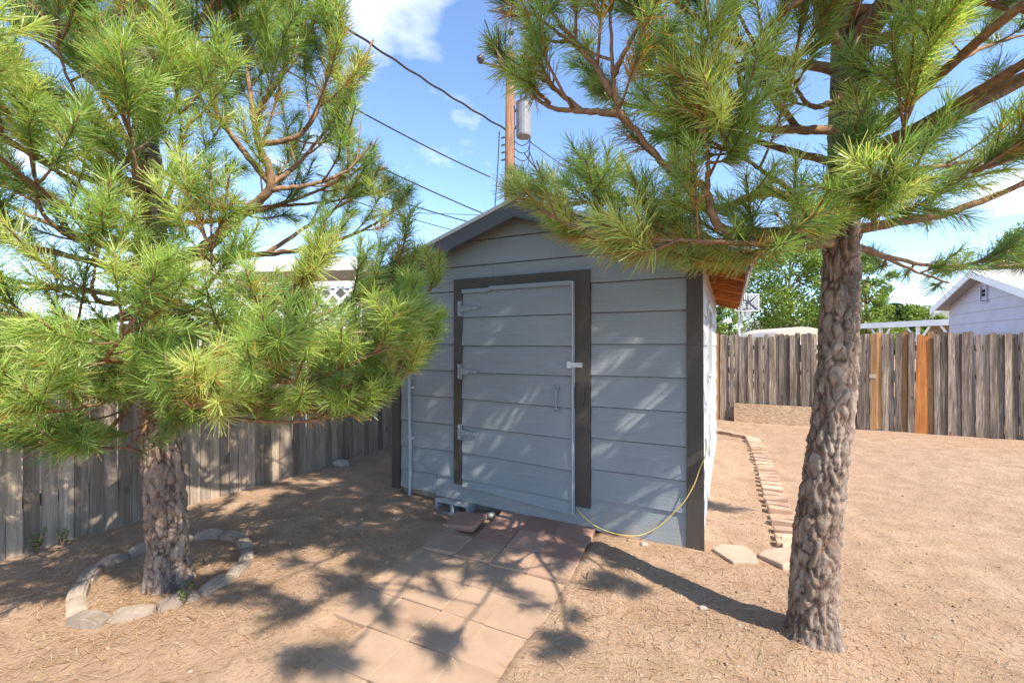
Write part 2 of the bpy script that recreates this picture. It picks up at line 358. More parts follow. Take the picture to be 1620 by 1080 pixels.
# ------------------------------------------------------------------ slab path
def build_path():
    root = empty('path', S(-1.4, -1.0, 0), -ANG); root['kind'] = 'structure'; root['label'] = 'path of square red concrete slabs leading to the shed door'
    mes = []
    for k in range(5):
        mes.append(rounded('paver', 0.301, 0.301, 0.045, 0.004, 0.002, 1, k))
    cols = [-1.835, -1.53, -1.227, -0.932]
    for c, x in enumerate(cols):
        for r in range(0, 12):
            y = -0.165 - 0.3055 * r
            if c == 0 and r < 2: continue
            if c == 3 and r > 7: continue
            if c == 0 and r > 5: continue
            dust = max(0.0, min(0.8, (-(y) - 0.45) * 1.15)) + (0.10 if c == 0 else 0) - (0.06 if c == 3 and r < 3 else 0)
            me = random.choice(mes).copy(); at = me.attributes.new('dust', 'FLOAT', 'POINT'); at.data.foreach_set('value', [dust] * len(me.vertices))
            lean = 0.03 * (1 - min(1, r / 3.0)) if r < 3 else 0
            z = 0.002 + lean * 0.7 + random.uniform(-0.003, 0.003) - 0.0225 - (0.006 if r > 2 else 0)
            skew = -0.055 * (1 - min(1, r / 3.0))
            link('paver', me, M['paver'], root, (x + 1.4 + skew + random.uniform(-.004, .004), y + 1.0 + random.uniform(-.004, .004), z + 0.002),
                 (random.uniform(-.008, .008) + (0.06 if r < 2 else 0), random.uniform(-.008, .008), random.uniform(-.012, .012) + (0.07 if r < 3 else 0.0)))
    # slab lying crooked on the edge of the others
    me = rounded('paver', 0.30, 0.30, 0.05, 0.006, 0.002, 1, 9); at = me.attributes.new('dust', 'FLOAT', 'POINT'); at.data.foreach_set('value', [0.05] * len(me.vertices))
    o = link('loose_paver', me, M['paver'], None, S(-1.95, -0.36, 0.010), (0.03, -0.06, -ANG + 0.10))
    tag(o, 'loose red slab tilted at the path edge beside the concrete block', 'paver')
build_path()

# ------------------------------------------------------------------ shed
SW, SDP, WT = 3.08, 4.4, 2.36           # width, depth, wall height at the eaves
RISE = 0.335
LAP = [0.0, 0.27, 0.525, 0.795, 1.068, 1.336, 1.604, 1.872, 2.131, 2.375, 2.62, 2.87]
def roof_z(x, y=0): return 2.865 - RISE * abs(x + SW / 2)      # underside line of the roof on the wall plane
def build_shed():
    root = empty('garden_shed', S(0, 0, 0), -ANG)
    tag(root, 'blue grey gabled garden shed with lap siding and dark brown trim', 'shed')
    # wall core behind the boards
    core = MB(); top = roof_z(0) - 0.02
    core.prism([(-SW + .03, .06), (-.03, .06), (-.03, top), (-SW / 2, roof_z(-SW / 2) - 0.02), (-SW + .03, top)], 0.035, SDP)
    core.build('wall', M['sunlit_side_paint'], root)
    def lap_front(x0, x1, z0, z1, mat='shed_paint'):
        # wedge board, thick at its lower edge; cut to the roof slope
        pts = []
        def clip(z): 
            half = (2.85 - z) / RISE
            return max(x0, -SW / 2 - half), min(x1, -SW / 2 + half)
        za = z0 + 0.003; a0, a1 = clip(z0); b0, b1 = clip(min(z1, 2.845))
        z1 = min(z1, 2.845) - .005
        yb, yt = -0.020 - random.uniform(0, .003), -0.008
        m = MB(); m.hexa([(a0, yb, za), (a1, yb, za), (a1, 0.004, za), (a0, 0.004, za), (b0, yt, z1), (b1, yt, z1), (b1, 0.004, z1), (b0, 0.004, z1)])
        m.build('siding_board', M[mat], root)
    for i in range(len(LAP) - 1):
        z0, z1 = LAP[i], LAP[i + 1]
        if i == 0:
            lap_front(-2.975, -2.52, 0.085, z1)
            m = MB(); m.hexa([(-2.515, -.024, .06), (-.118, -.024, -.015), (-.118, .004, -.015), (-2.515, .004, .06), (-2.515, -.006, .27), (-.118, -.006, .27), (-.118, .004, .27), (-2.515, .004, .27)])
            m.build('skirt_board', M['shed_paint'], root)
        elif z1 < 2.2:
            lap_front(-2.975, -2.292, z0, z1); lap_front(-0.888, -0.118, z0, z1)
        elif i == 8:
            lap_front(-2.975, -1.86, z0, z1); lap_front(-1.857, -0.118, z0, z1)
        elif i >= 9: lap_front(-3.0, -0.08, z0, z1)
    # right wall boards and window
    for i in range(len(LAP) - 3):
        z0, z1 = LAP[i], min(LAP[i + 1], WT - 0.02)
        spans = [(0.06, SDP - 0.02)] if z1 < 1.3 or z0 > 1.95 else [(0.06, 1.0), (1.80, SDP - 0.02)]
        cut = [(0.06, 2.3), (2.303, SDP - 0.02)] if len(spans) == 1 and i % 2 else spans
        for y0, y1 in cut:
            za = z0 - 0.012 if i else 0.01
            m = MB(); m.hexa([(-.032, y0, za), (-.008, y0, za), (-.008, y1, za), (-.032, y1, za), (-.032, y0, z1), (-.022, y0, z1), (-.022, y1, z1), (-.032, y1, z1)])
            m.build('siding_board', M['sunlit_side_paint'], root)
    wf = MB()
    for a in ((.98, 1.02, 1.22, 2.0), (1.78, 1.82, 1.22, 2.0), (1.02, 1.78, 1.22, 1.26), (1.02, 1.78, 1.96, 2.0)): wf.box(-.034, .006, a[0], a[1], a[2], a[3])
    win = wf.build('window', M['pale_metal'], root)
    MB().box(-.031, -.026, 1.02, 1.78, 1.26, 1.96).build('pane', M['window_glass'], win)
    # corner boards
    MB().hexa([(-.115, -.034, -.02), (.012, -.034, -.02), (.012, -.002, -.02), (-.115, -.002, -.02), (-.118, -.034, WT), (.0, -.034, WT), (.0, -.002, WT), (-.118, -.002, WT)]).build('corner_board', M['trim_brown'], root)
    MB().box(-.03, .0, .0, .055, -.01, WT).build('corner_board', M['bare_wood'], root)
    MB().box(-SW - .01, -SW + .098, -.032, -.002, .06, 2.3).build('corner_board', M['trim_brown'], root)
    # door surround
    MB().hexa([(-2.287, -.040, .215), (-2.19, -.040, .215), (-2.19, -.004, .215), (-2.287, -.004, .215), (-2.287, -.040, 2.155), (-2.19, -.040, 2.155), (-2.19, -.004, 2.155), (-2.287, -.004, 2.155)]).build('door_trim', M['trim_brown'], root)
    MB().box(-1.03, -.892, -.040, -.004, .19, 2.155).build('door_trim', M['trim_brown'], root)
    MB().box(-2.287, -.892, -.040, -.004, 2.156, 2.248).build('door_trim', M['trim_brown'], root)
    # door, slightly ajar and sagging on its hinges
    door = empty('door', (-2.188, -.02, 0.0), -0.022, root); DWID = 1.145
    MB().box(0.004, DWID - .004, .012, .03, .235, 2.14).build('door_panel', M['door_paint'], door)
    dl = [0.20, .275, .536, .795, 1.065, 1.328, 1.588, 1.868, 2.135]
    for i in range(len(dl) - 1):
        z0, z1 = dl[i], dl[i + 1]; sag = -0.035 if i < 3 else (-.016 if i < 5 else 0.0)
        m = MB(); yb = -.022; z1 -= .006
        z0r = z0 + sag - (0.045 if i == 0 else 0); z1r = z1 + (-.035 if i + 1 < 3 else (-.016 if i + 1 < 5 else 0.0))
        m.hexa([(0, yb, z0 + .002), (DWID, yb, z0r + .002), (DWID, .011, z0r + .002), (0, .011, z0 + .002), (0, -.006, z1), (DWID, -.006, z1r), (DWID, .011, z1r), (0, .011, z1)])
        m.build('siding_board', M['door_paint'], door)
    MB().box(0.0, .31, -.03, -.009, 2.105, 2.142).build('top_strip', M['door_paint'], door)
    MB().box(0.312, DWID, -.03, -.009, 2.118, 2.158).build('top_strip', M['door_paint'], door)
    MB().box(DWID + .001, DWID + .017, -.034, .01, .13, 2.15).build('edge_strip', M['conduit_paint'], door)
    for z in (1.955, 1.335, .735):
        h = MB(); h.box(-.048, -.006, -.030, -.022, z - .075, z + .075)
        h.tube([(-.003, -.03, z - .075), (-.003, -.03, z + .075)], .008, 8)
        h.hexa([(.004, -.031, z - .03), (.20, -.031, z - .008), (.20, -.025, z - .008), (.004, -.025, z - .03), (.004, -.031, z + .03), (.20, -.031, z + .012), (.20, -.025, z + .012), (.004, -.025, z + .03)])
        hb = h.build('hinge', M['door_paint'], door)
        for dx, dz in ((-.03, .05), (-.03, -.05), (.06, .0), (.15, .0)): MB().tube([(dx, -.030, z + dz), (dx, -.034, z + dz)], .006, 8).build('screw', M['pale_metal'], hb)
    hd = MB(); hx, hz = 1.01, 1.12
    hd.tube([(hx, -.026, hz + .10), (hx, -.055, hz + .085), (hx, -.064, hz + .04), (hx, -.064, hz - .04), (hx, -.055, hz - .085), (hx, -.026, hz - .10)], [.012, .010, .009, .009, .010, .012], 8)
    hd.box(hx - .018, hx + .018, -.030, -.024, hz + .075, hz + .125).box(hx - .018, hx + .018, -.030, -.024, hz - .125, hz - .075)
    hd.build('handle', M['door_paint'], door)
    la = MB(); la.box(DWID - .04, DWID + .10, -.046, -.036, 1.405, 1.445); la.box(DWID - .035, DWID - .0, -.052, -.046, 1.395, 1.455)
    la.tube([(DWID + .075, -.048, 1.425), (DWID + .075, -.066, 1.425)], .012, 8)
    la.build('latch', M['pale_metal'], door)
    MB().hexa([(-1.015, -.062, 1.075), (-.945, -.062, 1.065), (-.945, -.041, 1.065), (-1.015, -.041, 1.075), (-.998, -.062, 1.285), (-.925, -.062, 1.275), (-.925, -.041, 1.275), (-.998, -.041, 1.285)]).build('turn_block', M['trim_brown'], root)
    # roof: two slopes, fascia and bargeboards, soffit planks
    OV, FO, BK = 0.32, 0.20, 0.22
    for s in (-1, 1):
        xr, xe = -SW / 2, -SW / 2 + s * (SW / 2 + OV)
        zr, ze = 2.865, 2.865 - RISE * (SW / 2 + OV)
        sl = MB(); y0, y1 = -FO, SDP + BK
        p = [(xr, y0, zr + .014), (xe, y0, ze + .014), (xe, y1, ze + .014), (xr, y1, zr + .014), (xr, y0, zr + .045), (xe, y0, ze + .045), (xe, y1, ze + .045), (xr, y1, zr + .045)]
        sl.hexa(p if s > 0 else [p[i] for i in (1, 0, 3, 2, 5, 4, 7, 6)]); rf = sl.build('roof', M['roofing'], root)
        # metal drip edge on the rake
        de = MB(); p = [(xr, y0 - .012, zr + .018), (xe, y0 - .012, ze + .018), (xe, y0 + .0, ze + .018), (xr, y0 + .0, zr + .018), (xr, y0 - .012, zr + .052), (xe, y0 - .012, ze + .052), (xe, y0 + .0, ze + .052), (xr, y0 + .0, zr + .052)]
        de.hexa(p if s > 0 else [p[i] for i in (1, 0, 3, 2, 5, 4, 7, 6)]); de.build('drip_edge', M['pale_metal'], rf)
        bb = MB(); h = .120; p = [(xr, y0, zr - h), (xe, y0, ze - h), (xe, y0 + .035, ze - h), (xr, y0 + .035, zr - h), (xr, y0, zr + .013), (xe, y0, ze + .013), (xe, y0 + .035, ze + .013), (xr, y0 + .035, zr + .013)]
        bb.hexa(p if s > 0 else [p[i] for i in (1, 0, 3, 2, 5, 4, 7, 6)]); bb.build('bargeboard', M['fascia_grey'], root)
        fx = sorted((xe, xe + s * .02))
        MB().box(fx[0], fx[1], y0 - .005, y1, ze - .075, ze + .03).build('fascia', M['pale_metal'] if s > 0 else M['fascia_grey'], root)  # sun-side board gets a pale colour standing in for sunlight
        # soffit planks across the overhang, seen from below
        xa = 0.0 if s > 0 else -SW
        n = 26 if s > 0 else 8; step = (y1 - y0 - .05) / n
        for k in range(n):
            a = y0 + .04 + k * step; b = a + step - .008 - random.uniform(0, .004); dz = random.uniform(0, .006)
            za = roof_z(xa); x1 = xe - s * .001
            m = MB(); q = [(xa, a, za - .012 - dz), (x1, a, ze - .012 - dz), (x1, b, ze - .012 - dz), (xa, b, za - .012 - dz), (xa, a, za + .012), (x1, a, ze + .012), (x1, b, ze + .012), (xa, b, za + .012)]
            m.hexa(q if s > 0 else [q[i] for i in (1, 0, 3, 2, 5, 4, 7, 6)]); m.build('soffit_plank', M['soffit_wood'], root)
        for k in range(8 if s > 0 else 0):
            a = 0.05 + k * .6; za = roof_z(0)
            MB().hexa([(0, a, za - .10), (xe - .01, a, ze - .075), (xe - .01, a + .04, ze - .075), (0, a + .04, za - .10), (0, a, za - .02), (xe - .01, a, ze - .02), (xe - .01, a + .04, ze - .02), (0, a + .04, za - .02)]).build('rafter_tail', M['soffit_wood'], root)
    MB().box(-.033, -.004, .056, SDP - .02, WT - .11, WT + .03).build('frieze_board', M['bare_wood'], root)
    # conduit down the front, on the left
    cd = MB(); pts = []; rr = []
    for i in range(120):
        z = 1.30 - i * .0107; pts.append((-2.83 + .006 * math.sin(z * 4), -.052, z)); rr.append(.0185 if i % 2 else .0145)
    cd.tube(pts, rr, 10)
    c = cd.build('conduit', M['conduit_paint'], root)
    for z in (1.15, .62): MB().box(-2.868, -2.79, -.036, -.030, z - .012, z + .012).build('clip', M['pale_metal'], c)
    # skid under the floor
    MB().box(-SW + .08, -.1, .06, SDP - .1, -.2, .06).build('floor_skid', M['bare_wood'], root)
    return root
build_shed()

def build_block():
    m = MB(); L_, h, dp, t = .40, .15, .19, .03
    m.box(0, L_, 0, dp, 0, t).box(0, L_, 0, dp, h - t, h)
    for x in (0, L_ / 2 - t / 2, L_ - t): m.box(x, x + t, .002, dp - .002, t, h - t)
    m.box(t, L_ - t, dp * .75, dp * .8, t, h - t)
    o = m.build('concrete_block', M['concrete_block'], None, S(-2.49, -.07, -.105), (0, .0, -ANG - .03))
    tag(o, 'hollow grey concrete block propped under the shed front', 'block')
build_block()
def build_cord():
    pts = [S(-1.0, -.052, .175), S(-.93, -.07, .12), S(-.8, -.075, .055), S(-.62, -.07, .03), S(-.45, -.062, .06), S(-.3, -.055, .17), S(-.2, -.056, .29), S(-.13, -.056, .38), S(-.06, -.056, .52), S(-.015, -.058, .66), S(.018, -.02, .74), S(.02, .03, .80), S(.014, .06, .86)]
    m = MB(); m.tube(smooth_path(pts, 5), .0043, 7)
    tag(m.build('extension_cord', M['yellow_cord'], smooth=True), 'thin yellow cord looping from the door foot to the shed corner', 'cord')
def smooth_path(P, n):
    P = [Vector(p) for p in P]; Q = [P[0] * 2 - P[1]] + P + [P[-1] * 2 - P[-2]]; out = []
    for i in range(1, len(Q) - 2):
        a, b, c, d = Q[i - 1:i + 3]
        for k in range(n):
            t = k / n
            out.append(0.5 * ((2 * b) + (c - a) * t + (2 * a - 5 * b + 4 * c - d) * t * t + (3 * b - a - 3 * c + d) * t ** 3))
    out.append(P[-1]); return out
build_cord()

# ------------------------------------------------------------------ fences
def picket_mesh(w, h, t, ear, lean=0.0):
    m = MB(); poly = [(-w / 2, 0), (w / 2, 0), (w / 2, h - ear), (w / 2 - ear * .55, h - ear * .25), (w / 2 - ear, h), (-w / 2 + ear, h), (-w / 2 + ear * .55, h - ear * .25), (-w / 2, h - ear)]
    m.prism(poly, -t / 2, t / 2); me = bpy.data.meshes.new('board'); me.from_pydata(m.v, [], m.f); return me
def build_fences():
    meshes = [picket_mesh(w, h, .018, e) for w, h, e in ((.088, 1.80, .025), (.091, 1.83, .022), (.085, 1.78, .02), (.090, 1.81, .028))]
    # left fence: local +x runs along the fence, boards face the yard
    A = S(-4.65, -5.0, 0); root = empty('wooden_fence', A, math.pi / 2 - ANG - math.radians(0.6))
    tag(root, 'weathered pale grey board fence along the left side behind the pine', 'fence')
    n = 122
    for i in range(n):
        x = i * .0955; wp = root.matrix_basis @ Vector((x, 0, 0))
        o = link('board', random.choice(meshes), None, root, (x, random.uniform(-.006, .006), H(wp.x, wp.y) - .01 + random.uniform(-.015, .01)), (random.uniform(-.006, .006), random.uniform(-.010, .010), random.uniform(-.02, .02)))
        set_mat(o, M['fence_pale'])
    for z in (.35, 1.45): MB().box(-.1, n * .0955, .012, .05, z, z + .09).build('rail', M['fence_grey'], root)
    for k in range(6): MB().box(k * 2.2, k * 2.2 + .09, .052, .142, -.3, 1.75).build('post', M['fence_grey'], root)
    # back fence
    B = S(-1.6, 6.62, 0); r2 = empty('wooden_fence', B, -ANG)
    tag(r2, 'brown weathered dog eared board fence across the back with patched orange boards', 'fence')
    i = 0; x = 0.0
    while x < 8.6:
        me = random.choice(meshes); w = .0955 + random.uniform(-.003, .002)
        sx = x - 1.6                                        # shed frame
        px, _ = proj(S(sx, 6.62, 1))
        front = (i % 2 == 0); z = random.uniform(-.02, .015); mname = 'fence_grey'; ry = random.uniform(-.008, .008)
        if 1380 < px < 1391: mname = 'fence_new'; z += .03
        elif 1424 < px < 1436: mname = 'fence_new'
        elif 1445 < px < 1466: mname = 'fence_orange'; front = px < 1456; z -= .02; ry = .02
        elif 1466 <= px < 1482: mname = 'fence_new'; z += .02
        o = link('board', me, None, r2, (x, (-.012 if front else .010) + random.uniform(-.004, .004), H(*S(sx, 6.62)[:2]) - .01 + z), (random.uniform(-.008, .008), ry, random.uniform(-.03, .03)))
        set_mat(o, M[mname])
        x += w * (0.93 if i % 2 else 0.98); i += 1
    for z in (.3, 1.0, 1.5): MB().box(-.1, 8.7, .024, .06, z, z + .09).build('rail', M['fence_grey'], r2)
    for k in range(4): MB().box(k * 2.4 + .3, k * 2.4 + .39, .062, .15, -.3, 1.74).build('post', M['fence_grey'], r2)
    p = (1.6 - .07)
    MB().box(p - .045, p + .045, -.10, -.03, -.05, 1.84).build('post', M['fence_new'], r2)
    MB().box(4.12, 4.22, -.035, -.022, .98, 1.05).build('patch_board', M['fence_pale'], r2)
    # strand board resting against the back fence
    o = MB().box(0, 1.45, -.009, .009, 0, .40).build('strand_board', M['strand_board'], None, S(.27, 6.50, -.005), (-.16, 0, -ANG))
    tag(o, 'low strand board panel leaning against the back fence', 'board')
def set_mat(o, m):
    if not o.data.materials: o.data.materials.append(M['fence_grey'])
    o.material_slots[0].link = 'OBJECT'; o.material_slots[0].material = m
build_fences()

# ------------------------------------------------------------------ brick edging, loose slabs, tree ring
def build_edging():
    root = empty('brick_edging', S(.6, 2.3, 0), -ANG); tag(root, 'curved row of tan bricks edging the dirt beside the shed', 'edging')
    mes = [rounded('brick', .20, .095, .06, .006, .004, 1, 30 + k) for k in range(5)]
    pts = smooth_path([S(.62, .30), S(.62, .85), S(.60, 1.6), S(.60, 2.4), S(.585, 3.3), S(.56, 4.1), S(.50, 4.62), S(.30, 4.86), S(.0, 5.0), S(-.3, 5.08)], 40)
    d = 0; last = pts[0]; i = 0; nxt = 0.05
    inv = root.matrix_basis.inverted()
    for a, b in zip(pts, pts[1:]):
        d += (b - a).length
        if d >= nxt:
            t = math.atan2((b - a).y, (b - a).x); ly = toS(a.x, a.y)[1]; flat = ly > 4.66
            w = a.copy(); w.z = H(a.x, a.y) + .022 + random.uniform(-.006, .008)
            rz = t + ANG + (0 if flat else math.pi / 2) + random.uniform(-.13, .13)
            link('brick', random.choice(mes), M['edging_brick'], root, inv @ w, (random.uniform(-.10, .10), random.uniform(-.06, .12) if not flat else 0, rz))
            nxt = d + (.208 if flat else random.uniform(.125, .18)); i += 1
    def slab(name, poly, z, th, label, tilt):
        me = bpy.data.meshes.new(name); bm = bmesh.new(); c = sum((Vector(p) for p in poly), Vector((0, 0))) / len(poly)
        f = bm.faces.new([bm.verts.new((p[0] - c.x, p[1] - c.y, 0)) for p in poly]); bmesh.ops.recalc_face_normals(bm, faces=[f])
        if f.normal.z < 0: f.normal_flip()
        r = bmesh.ops.extrude_face_region(bm, geom=[f]); vs = [e for e in r['geom'] if isinstance(e, bmesh.types.BMVert)]
        bmesh.ops.translate(bm, verts=vs, vec=(0, 0, th)); bmesh.ops.recalc_face_normals(bm, faces=bm.faces)
        bmesh.ops.bevel(bm, geom=bm.edges[:], offset=.005, segments=1, affect='EDGES')
        bm.to_mesh(me); bm.free()
        tag(link(name, me, M['pale_slab'], None, (c.x, c.y, z), tilt), label, 'paver')
    G2 = lambda l: [GN(*p).xy for p in l]
    slab('broken_slab', G2([(1127, 873), (1140, 866), (1180, 870), (1196, 884), (1200, 896), (1160, 895)]), -.02, .055, 'pale broken slab lying at the shed corner', (.0, -.03, 0))
    slab('broken_slab', G2([(1201, 884), (1212, 878), (1262, 880), (1266, 902), (1240, 905)]), .0, .06, 'pale slab tilted up between the broken slab and pine trunk', (-.05, -.16, 0))
    slab('square_slab', G2([(1236, 855), (1262, 853), (1268, 876), (1238, 878)]), .0, .05, 'small tan slab at the near end of the brick row', (.03, .02, 0))
build_edging()
def build_ring():
    root = empty('stone_ring', GN(255, 925), 0); tag(root, 'oval ring of scalloped concrete edging stones round the left pine', 'edging')
    ctl = [GN(*p) for p in [(118, 955), (135, 985), (205, 975), (262, 962), (325, 938), (368, 912), (390, 885), (380, 858), (340, 850), (285, 856), (225, 874), (175, 893), (140, 920)]]
    loop = smooth_path(ctl + [ctl[0]], 30); inv = root.matrix_basis.inverted()
    L_ = sum((b - a).length for a, b in zip(loop, loop[1:])); n = 15; step = L_ / n
    def stone(seed):                                        # scalloped top block
        m = MB(); r = random.Random(seed); w = step * .98; k = 8; prof = [(-w / 2, 0), (w / 2, 0)]
        for i in range(k + 1):
            a = math.pi * i / k; prof.append((w / 2 * math.cos(a) * .98, .075 + .035 * math.sin(a) + r.uniform(-.002, .002)))
        m.prism(prof, -.045, .045); me = bpy.data.meshes.new('edging_stone'); me.from_pydata(m.v, [], m.f)
        bm = bmesh.new(); bm.from_mesh(me); bmesh.ops.bevel(bm, geom=[e for e in bm.edges if e.calc_face_angle(0) > 1.0], offset=.012, segments=2, affect='EDGES'); bm.to_mesh(me); bm.free(); return me
    mes = [stone(k) for k in range(4)]; d = 0; nxt = step * .5
    for a, b in zip(loop, loop[1:]):
        d += (b - a).length
        if d >= nxt:
            w = a.copy(); w.z = H(a.x, a.y) - .052 + random.uniform(-.008, .008)
            link('edging_stone', random.choice(mes), M['edging_concrete'], root, inv @ w, (random.uniform(-.05, .05), random.uniform(-.05, .05), math.atan2((b - a).y, (b - a).x) + random.uniform(-.06, .06)))
            nxt += step
build_ring()

# ------------------------------------------------------------------ pines
class Pine:
    def __init__(s, name, label, base, trunk, rads, mask, seed):
        s.rng = random.Random(seed); s.np = np.random.default_rng(seed); s.mask = mask
        s.root = empty(name, base, 0); tag(s.root, label, 'tree'); s.base = Vector(base)
        s.path = smooth_path(trunk, 12); s.rad = rads; s.nb = 0; s.shoots_total = 0; s.skip = .6 if seed == 3 else .88; s.thin = 1.0 if seed == 3 else .84
        s.trunk_mesh(seed)
    def trunk_at(s, z):
        for a, b in zip(s.path, s.path[1:]):
            if a.z <= z <= b.z: return a.lerp(b, (z - a.z) / max(1e-6, b.z - a.z))
        return s.path[-1].copy()
    def trunk_r(s, z):
        for (z0, r0), (z1, r1) in zip(s.rad, s.rad[1:]):
            if z0 <= z <= z1: return r0 + (r1 - r0) * (z - z0) / (z1 - z0)
        return s.rad[-1][1]
    def trunk_mesh(s, seed):
        na = 104; zs = list(np.arange(-.12, 2.5, .0085)) + list(np.linspace(2.5, s.path[-1].z - .01, 70)); nz = len(zs) - 1
        V = np.zeros((nz + 1, na, 3), np.float32); T = np.zeros((nz + 1, na), np.float32)
        for i, z in enumerate(zs):
            c = s.trunk_at(max(z, .001)) - s.base; r = s.trunk_r(max(z, 0)) * .68
            for k in range(na):
                a = 2 * math.pi * k / na; q = Vector((math.cos(a), math.sin(a), 0)); w = Vector((q.x * r, q.y * r, z))
                fl = 1.0
                if z < .22: fl += (1 - max(z, 0) / .22) ** 2 * (.30 + .22 * mnoise.noise(Vector((q.x * 1.6 + seed, q.y * 1.6, 0))))
                P = Vector((w.x * 22 + seed, w.y * 22, z * 8.0)); P = P + Vector((mnoise.noise(P * .8), mnoise.noise(P * .8 + Vector((9, 1, 4))), 1.2 * mnoise.noise(P * .9 + Vector((3, 7, 1))))) * .9
                dd = mnoise.voronoi(P)[0]; crack = min(1.0, (dd[1] - dd[0]) * 3.2)
                P2 = Vector((w.x * 75 + seed, w.y * 75, z * 26)); d2 = mnoise.voronoi(P2 + Vector((mnoise.noise(P2 * .5), mnoise.noise(P2 * .5 + Vector((5, 5, 5))), 0)))[0]; flake = d2[0]
                lump = mnoise.noise(Vector((q.x * 1.2 + seed, q.y * 1.2, z * 2.2))); rough = mnoise.fractal(w * 22 + Vector((seed, 0, 0)), .8, 2.1, 4)
                rr = r * fl * (1 + .06 * lump) + (.013 * crack + .006 * min(1, flake) + .008 * rough) * min(1, r / .07)
                V[i, k] = (c.x + q.x * rr, c.y + q.y * rr, z); T[i, k] = crack * .75 + .25 * min(1, flake)
        idx = np.arange((nz + 1) * na).reshape(nz + 1, na); nx = np.roll(idx, -1, 1)
        Fc = np.stack([idx[:-1], nx[:-1], nx[1:], idx[1:]], -1).reshape(-1, 4)
        tint = ((T[:-1] + T[1:] + np.roll(T, -1, 1)[:-1] + np.roll(T, -1, 1)[1:]) / 4).reshape(-1)
        link('trunk', fast_mesh('trunk', V.reshape(-1, 3), Fc, tint, True), M['pine_bark'], s.root)
    def ok(s, p):
        if p.y < 0.25: return True
        px, py = proj(p)
        if px < -60 or px > 1680 or py < -60 or py > 1140: return True
        if p.y < 1.15: return False
        return inside(px, py, s.mask)
    def branch(s, pts, r0, dens=1.0, fol=0.35, tw=(.26, .55), up=.35, dead=.13, young=0.55):
        """one limb with its twigs (mesh) and its needles (sub-part)"""
        R_ = s.rng; P = smooth_path(pts, 8); n = len(P); m = MB()
        P = [P[0]] + [p + Vector((R_.uniform(-1, 1), R_.uniform(-1, 1), R_.uniform(-1, 1))) * .004 for p in P[1:]]
        cut = [i for i, p in enumerate(P) if s.ok(p)]           # a limb ends where its foliage ends
        P = P[:max(cut[-1] + 1 if cut else 4, 4)]; n = len(P)
        cum = [0]
        for a, b in zip(P, P[1:]): cum.append(cum[-1] + (b - a).length)
        L_ = cum[-1]
        m.tube([p - s.base for p in P], [max(.006, r0 * (1 - .82 * c / L_)) for c in cum], 8)
        shoots = []                                         # (p0, p1, needle length, tint, dead share)
        def at(d):
            for i in range(n - 1):
                if cum[i + 1] >= d: 
                    t = (d - cum[i]) / max(1e-6, cum[i + 1] - cum[i]); return P[i].lerp(P[i + 1], t), (P[i + 1] - P[i]).normalized()
            return P[-1], (P[-1] - P[-2]).normalized()
        def shoot(p, q, tn, dd):
            mid = (p + q) / 2
            if s.ok(q) and s.ok(mid) : shoots.append((p, q, R_.uniform(.082, .120), tn, dd)); return True
            return False
        def twig(p, dr, ln, rad):
            dr = dr.normalized(); N_ = 5
            Q = [p + dr * ln * k / N_ + Vector((0, 0, 1)) * up * ln * (k / N_) ** 2 for k in range(N_ + 1)]
            if not s.ok(Q[-1]) and not s.ok(Q[3]): return
            m.tube([q - s.base for q in Q], [rad * (1 - .6 * k / N_) for k in range(N_ + 1)], 5)
            tn = R_.gauss(young, .20)
            d0 = dead * (3 if R_.random() < .25 else .6)
            for k in range(2, N_): shoot(Q[k], Q[k + 1], tn - .08 * (N_ - k), d0 * (2.0 if k == 2 else 1))
            tip, tdir = Q[-1], (Q[-1] - Q[-2]).normalized()
            ext = tip + (tdir + Vector((0, 0, .25))).normalized() * R_.uniform(.08, .16)
            if shoot(tip, ext, tn + .12, .0): m.tube([tip - s.base, ext - s.base], [rad * .75, rad * .6], 5)
            for k in range(R_.randint(1, 3)):
                a = R_.uniform(0, 6.28); x = tdir.orthogonal().normalized(); y = tdir.cross(x)
                dv = (tdir * .8 + (x * math.cos(a) + y * math.sin(a)) * .75 + Vector((0, 0, .2))).normalized()
                st = Q[-1 - R_.randint(0, 2)]; e = st + dv * R_.uniform(.10, .22)
                if shoot(st, e, tn + R_.uniform(-.05, .12), d0 * .4): m.tube([st - s.base, e - s.base], [rad * .5, rad * .28], 5)
        d = L_ * fol; side = 1
        while d < L_ * .985:
            p, t = at(d); x = t.cross(Vector((0, 0, 1)))
            x = x.normalized() if x.length > .1 else Vector((1, 0, 0)); u = x.cross(t)
            a = R_.uniform(-.5, .9); side = -side
            dv = t * R_.uniform(.5, .95) + (x * side * math.cos(a) + u * math.sin(a)) * .9
            f = 1 - .45 * (d / L_)
            twig(p, dv, R_.uniform(*tw) * f, .0075 * (.6 + .5 * f))
            d += R_.uniform(.125, .225) / (dens * s.thin)
        for k in range(4):
            p, t = at(L_); j = Vector((R_.uniform(-1, 1), R_.uniform(-1, 1), R_.uniform(-.3, .8)))
            twig(p, t + j * (.15 if k == 0 else .6), R_.uniform(.18, .30), .007)
        b = m.build('branch', M['twig_bark'] if r0 < .05 else M['twig_bark'], s.root, smooth=True)
        if shoots:
            b2 = link('needles', s.needle_mesh(shoots), M['pine_needles'], b); b2['kind'] = 'stuff'
        s.nb += 1; s.shoots_total += len(shoots)
